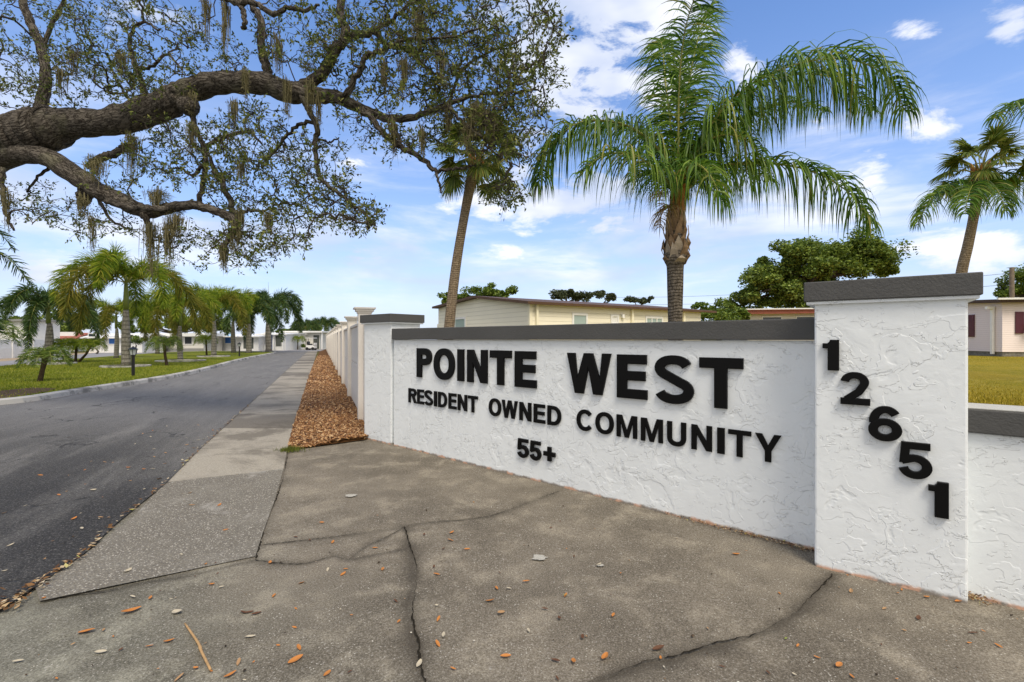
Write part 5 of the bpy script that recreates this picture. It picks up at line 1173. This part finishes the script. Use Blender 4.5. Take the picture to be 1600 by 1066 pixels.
for k_, (px, py, ln, wd, kd) in enumerate(MOSS):
    d = dep(px, -.35); n_ = int(26 + wd * 3); top = P(px, py, d); c = top + np.stack([rng.normal(0, wd / F * d * .24, n_), rng.normal(0, .06, n_), rng.normal(0, .05, n_)], 1)
    mb = MB(); off_ = c - top; dr = np.stack([rng.normal(0, .07, n_) - off_[:, 0] * 1.2, rng.normal(0, .07, n_) - off_[:, 1] * 1.2, -np.ones(n_)], 1); Ls = ln / F * d * rng.uniform(.15, 1.0, n_) ** 1.6 * 1.4
    leaflets(mb, c, dr, Ls, np.full(n_, .012), 1.0, 6)
    # curly short bits
    m_ = n_ * 6; tt = rng.random(m_) ** 1.6; c2_ = top + np.stack([rng.normal(0, wd / F * d * .24, m_) * (1 - tt * .9), rng.normal(0, .06, m_), -tt * ln / F * d * 1.1], 1)
    leaflets(mb, c2_, rng.normal(0, 1, (m_, 3)), rng.uniform(.02, .07, m_), np.full(m_, .008), 2.0, 3)
    o = mb.build('spanish_moss', M_moss, loc=top); tagp(o, 'grey green clump of spanish moss hanging from an oak branch', 'moss', 'spanish moss hanging from the oak')
for k_, (px, py, r_) in enumerate([(250, 308, 26), (150, 252, 22), (620, 60, 26), (655, 90, 24), (700, 60, 22), (745, 175, 36), (770, 195, 26), (590, 40, 18), (118, 82, 14), (660, 20, 22), (640, 110, 20), (715, 110, 20), (275, 330, 18), (480, 105, 18)]):
    d = dep(px, -.1); R = r_ * .72 / F * d; n_ = 300; v = rng.normal(0, 1, (n_, 3)); v /= np.linalg.norm(v, axis=1)[:, None]; c = P(px, py, d) + v * R * rng.uniform(.2, .8, (n_, 1)) * np.array([1, .8, .6]); mb = MB()
    leaflets(mb, c, v + rng.normal(0, .5, (n_, 3)), np.full(n_, R * .5), np.full(n_, .006), .4, 2); o = mb.build('ball_moss', M_bal, loc=P(px, py, d)); tagp(o, 'olive tuft of ball moss sitting on an oak branch', 'moss', 'ball moss tufts in the oak')

# ------------------------------------------------------------------ fallen leaves, litter, stick
def leaf_mesh(name, L, Wd, curl, m_):
    bm = bmesh.new(); S = 6; rows = []
    for i in range(S + 1):
        t_ = i / S; w_ = Wd * .5 * math.sin(math.pi * min(1, t_ * .92 + .06)) ** .7; z = curl * ((t_ - .5) ** 2) * 4; rows.append([bm.verts.new(((t_ - .5) * L, w_, z + .35 * w_)), bm.verts.new(((t_ - .5) * L, 0, z)), bm.verts.new(((t_ - .5) * L, -w_, z + .35 * w_))])
    for i in range(S):
        for j in range(2): bm.faces.new([rows[i][j], rows[i + 1][j], rows[i + 1][j + 1], rows[i][j + 1]])
    me = bpy.data.meshes.new(name); bm.to_mesh(me); bm.free(); me.materials.append(m_); return me
LM = {'orange': plain('orange_dead_leaf', (.46, .185, .045), .6, .3, .3, 40), 'brown': plain('brown_dead_leaf', (.11, .05, .025), .6, .3, .3, 40), 'pale': plain('pale_dry_leaf', (.46, .41, .31), .7, .2, .2, 40), 'tan': plain('tan_dead_leaf', (.36, .22, .11), .6, .3, .3, 40), 'green': plain('green_fallen_leaf', (.22, .26, .06), .5, .3, .2, 40)}
LME = {k_: [leaf_mesh('fallen_leaf', 1, w_, c_, m_) for w_, c_ in ((.42, .06), (.5, .12), (.36, .03))] for k_, m_ in LM.items()}
def drop(kind, px, py, size, on='pavement'):
    z = .004 if on != 'road' else .012
    g = G(px, py); o = bpy.data.objects.new('fallen_leaf', random.choice(LME[kind])); COL.objects.link(o); o.location = (g[0], g[1], z)
    o.scale = (size,) * 3; o.rotation_euler = (rng.normal(0, .18), rng.normal(0, .12), rng.uniform(0, 6.28))
    lab = {'orange': 'orange dry oak leaf', 'brown': 'dark brown dry oak leaf', 'pale': 'pale bleached dry leaf', 'tan': 'tan dry oak leaf', 'green': 'yellow green fallen leaf'}[kind] + (' lying on the dark asphalt road' if on == 'road' else ' lying on the grey concrete pavement')
    tagp(o, lab, 'fallen leaf', lab.replace('leaf', 'leaves', 1)); return o
SPEC = [('orange', 205, 956, .085), ('orange', 135, 988, .075), ('pale', 277, 958, .07), ('brown', 388, 958, .05), ('brown', 400, 960, .05), ('orange', 235, 935, .04), ('pale', 207, 933, .04), ('orange', 233, 1011, .035), ('orange', 264, 1003, .045), ('pale', 28, 1034, .04), ('pale', 157, 1020, .05), ('orange', 467, 1013, .05), ('orange', 462, 1032, .07), ('orange', 428, 932, .04), ('orange', 471, 912, .045), ('orange', 330, 914, .035), ('orange', 422, 880, .04), ('pale', 346, 918, .03), ('pale', 391, 996, .045), ('tan', 373, 1036, .04), ('tan', 280, 1060, .045), ('orange', 360, 1056, .05), ('orange', 511, 1054, .045),
        ('orange', 598, 890, .05), ('orange', 536, 898, .045), ('orange', 520, 848, .045), ('orange', 503, 817, .04), ('orange', 586, 857, .045), ('pale', 512, 891, .04), ('orange', 540, 890, .03), ('brown', 618, 940, .035), ('orange', 623, 972, .035), ('orange', 706, 833, .045), ('orange', 704, 845, .05), ('orange', 730, 859, .045), ('brown', 693, 858, .03), ('orange', 682, 898, .045), ('brown', 678, 886, .03), ('brown', 663, 836, .03), ('orange', 766, 940, .05), ('orange', 776, 920, .04), ('orange', 685, 968, .04), ('pale', 693, 993, .04), ('orange', 684, 1007, .045), ('brown', 874, 967, .035), ('orange', 822, 909, .045), ('pale', 795, 920, .03), ('orange', 884, 931, .035), ('tan', 783, 958, .05), ('pale', 826, 986, .035), ('orange', 790, 1026, .05), ('brown', 868, 1033, .045), ('orange', 896, 1034, .05), ('orange', 945, 1028, .055), ('brown', 910, 996, .04), ('brown', 851, 952, .035), ('orange', 958, 962, .04), ('brown', 1029, 1014, .06), ('orange', 1311, 1040, .06), ('green', 1228, 999, .025), ('brown', 897, 870, .03), ('orange', 1331, 1058, .03), ('pale', 936, 883, .04), ('orange', 1218, 928, .03), ('tan', 1382, 952, .04), ('orange', 1150, 867, .05), ('brown', 1435, 967, .04), ('tan', 1330, 925, .04), ('orange', 1498, 940, .05), ('orange', 1448, 934, .035), ('pale', 655, 1039, .045), ('brown', 484, 845, .03), ('brown', 462, 840, .035), ('green', 883, 931, .03), ('brown', 1520, 990, .04), ('brown', 380, 958, .045), ('tan', 300, 790, .05), ('orange', 352, 829, .045), ('orange', 343, 790, .05), ('pale', 283, 867, .045), ('pale', 200, 893, .06), ('tan', 297, 771, .04), ('orange', 1560, 1010, .035)]
for k_, px, py, s_ in SPEC: drop(k_, px, py, s_)
kinds = ['orange', 'brown', 'pale', 'tan']
for i in range(70):
    px = rng.uniform(60, 1560); py = rng.uniform(880 if px < 500 else 760, 1064)
    if px > 560 and py < 697 + (px - 612) * .26 + 12: continue
    drop(kinds[rng.choice(4, p=[.32, .28, .22, .18])], px, py, rng.uniform(.012, .03))
for i in range(70):
    d = rng.uniform(2.9, 8); px_off = rng.exponential(.45); x = np.interp(d, [2.5, 3.2, 4.8, 6.2, 9], [-2.73, -2.87, -3.47, -4.09, -5.2]) - .08 - px_off * 1.2
    px = CX + x / d * F; py = HY + CH / d * F
    if px > -20: drop(kinds[rng.choice(4, p=[.2, .1, .4, .3])], px, py, rng.uniform(.02, .055), 'road')
# litter gathered along the edge of the asphalt
M_litter = leafmat('dead_leaf_litter', [(0, (.06, .03, .015)), (.4, (.28, .15, .06)), (.75, (.50, .38, .22)), (.93, (.55, .48, .36)), (1, (.45, .42, .05))], .7, .1, .2)
mb = MB(); ep = np.array(edge); s = np.concatenate([[0], np.cumsum(np.linalg.norm(np.diff(ep, axis=0), axis=1))]); m_ = 2300
dsel = 2.0 + 10 * rng.random(m_) ** 2.2; ii = ep[:, 1]; x = np.interp(dsel, ii, ep[:, 0]); wgt = np.clip((3.5 - dsel) / 1.6, .04, 1); x = x + rng.normal(-.01, .045, m_) * (.35 + wgt * .8); ok = rng.random(m_) < (wgt * .9 + .08)
x, dsel = x[ok], dsel[ok]; n_ = len(x); c = np.stack([x, dsel, .014 + rng.random(n_) * .018], 1); a_ = rng.uniform(0, 6.28, n_); dv = np.stack([np.cos(a_), np.sin(a_), rng.normal(0, .25, n_)], 1); sd = np.stack([-np.sin(a_), np.cos(a_), rng.normal(0, .3, n_)], 1); L = rng.uniform(.015, .05, n_)[:, None]
mb.quads(np.stack([c - dv * L * .5, c + sd * L * .25, c + dv * L * .5, c - sd * L * .25], 1))
x = rng.uniform(0, 1, 520); q0, q1 = wallpt(1020, -48, .25), wallpt(1272, -48, .25); c = q0 + (q1 - q0) * (x ** .5)[:, None] + wn * np.abs(rng.normal(0, .035, 520))[:, None] + np.array([0, 0, .006]); c = c + np.stack([0 * x, 0 * x, rng.random(520) * .012], 1)
a_ = rng.uniform(0, 6.28, 520); dv = np.stack([np.cos(a_), np.sin(a_), rng.normal(0, .2, 520)], 1); sd = np.stack([-np.sin(a_), np.cos(a_), rng.normal(0, .3, 520)], 1); L = rng.uniform(.005, .02, 520)[:, None]
mb.quads(np.stack([c - dv * L * .5, c + sd * L * .3, c + dv * L * .5, c - sd * L * .3], 1))
o = mb.build('leaf_litter', M_litter); tagp(o, 'brown leaf litter gathered along the asphalt edge and wall foot', 'leaf litter', kind='stuff')
# rubble at the foot of the numbered pillar, between it and the low wall
mb = MB(); n_ = 160; q0 = G(1516, 938); x = q0[0] + np.abs(rng.normal(0, .07, n_)); y = q0[1] + rng.normal(.03, .04, n_); pebbles(mb, x, y, .004 + .02 * rng.random(n_), rng.uniform(.003, .008, n_))
o = mb.build('rubble', M_litter); tagp(o, 'small heap of crumbs and grit where pillar meets low wall', 'rubble', kind='stuff')
mb = MB(); n_ = 2600; d = .98 + 6.5 * rng.random(n_) ** 1.3; px = rng.uniform(-60, 1640, n_); x = (px - CX) / F * d; okk = (px < 590) | (HY + CH * F / d > HY + (px + 48) * .25 + 6); okk &= (HY + CH * F / d > 700) | (px < 440); x, d = x[okk], d[okk]
pebbles(mb, x, d, np.full(len(x), .004), rng.exponential(.0016, len(x)) + .0012)
o = mb.build('grit', leafmat('mixed_grit', [(0, (.03, .022, .015)), (.55, (.10, .07, .045)), (.72, (.30, .17, .07)), (.85, (.5, .47, .4)), (1, (.62, .6, .54))], .8, .0001, .2)); tagp(o, 'tiny crumbs of grit and leaf scattered over the pavement', 'grit', kind='stuff')
g0, g1 = G(289, 978), G(329, 1050); pts = smoothline([g0 + [0, 0, .012], g0 * .55 + g1 * .45 + [.012, 0, .010], g0 * .35 + g1 * .65 + [.004, 0, .012], g1 + [0, 0, .01]], 6)
mb = MB(); mb.tube(pts, np.interp(np.linspace(0, 1, len(pts)), [0, .45, .5, .62, 1], [.0045, .0062, .0078, .006, .0052]), 8)
o = mb.build('stick', plain('peeled_stick', (.42, .27, .13), .7, .2, .3, 40), smooth=True, loc=(g0 + g1) / 2); tagp(o, 'short peeled tan stick lying on the concrete at bottom left', 'stick')
M_gum = plain('pale_splatter', (.40, .39, .35), .8, .2, .5, 90)
for (px, py, r_), lab in zip([(843, 872, .045), (548, 775, .05), (938, 884, .022)], ['pale speckled paint spot in the middle of the pavement', 'pale paint spot on the pavement near the gravel bed', 'small pale paint spot right of the larger speckled one']):
    g = G(px, py); n_ = 26; rr = r_ * (1 + rng.normal(0, .16, n_)); a_ = np.arange(n_) / n_ * 6.283; v = [(g[0] + a * math.cos(b), g[1] + a * .8 * math.sin(b), .0045) for a, b in zip(rr, a_)]; mb = MB(); mb.raw(v, [tuple(range(n_))])
    o = mb.build('paint_spot', M_gum, loc=(g[0], g[1], .004)); tagp(o, lab, 'paint spot')
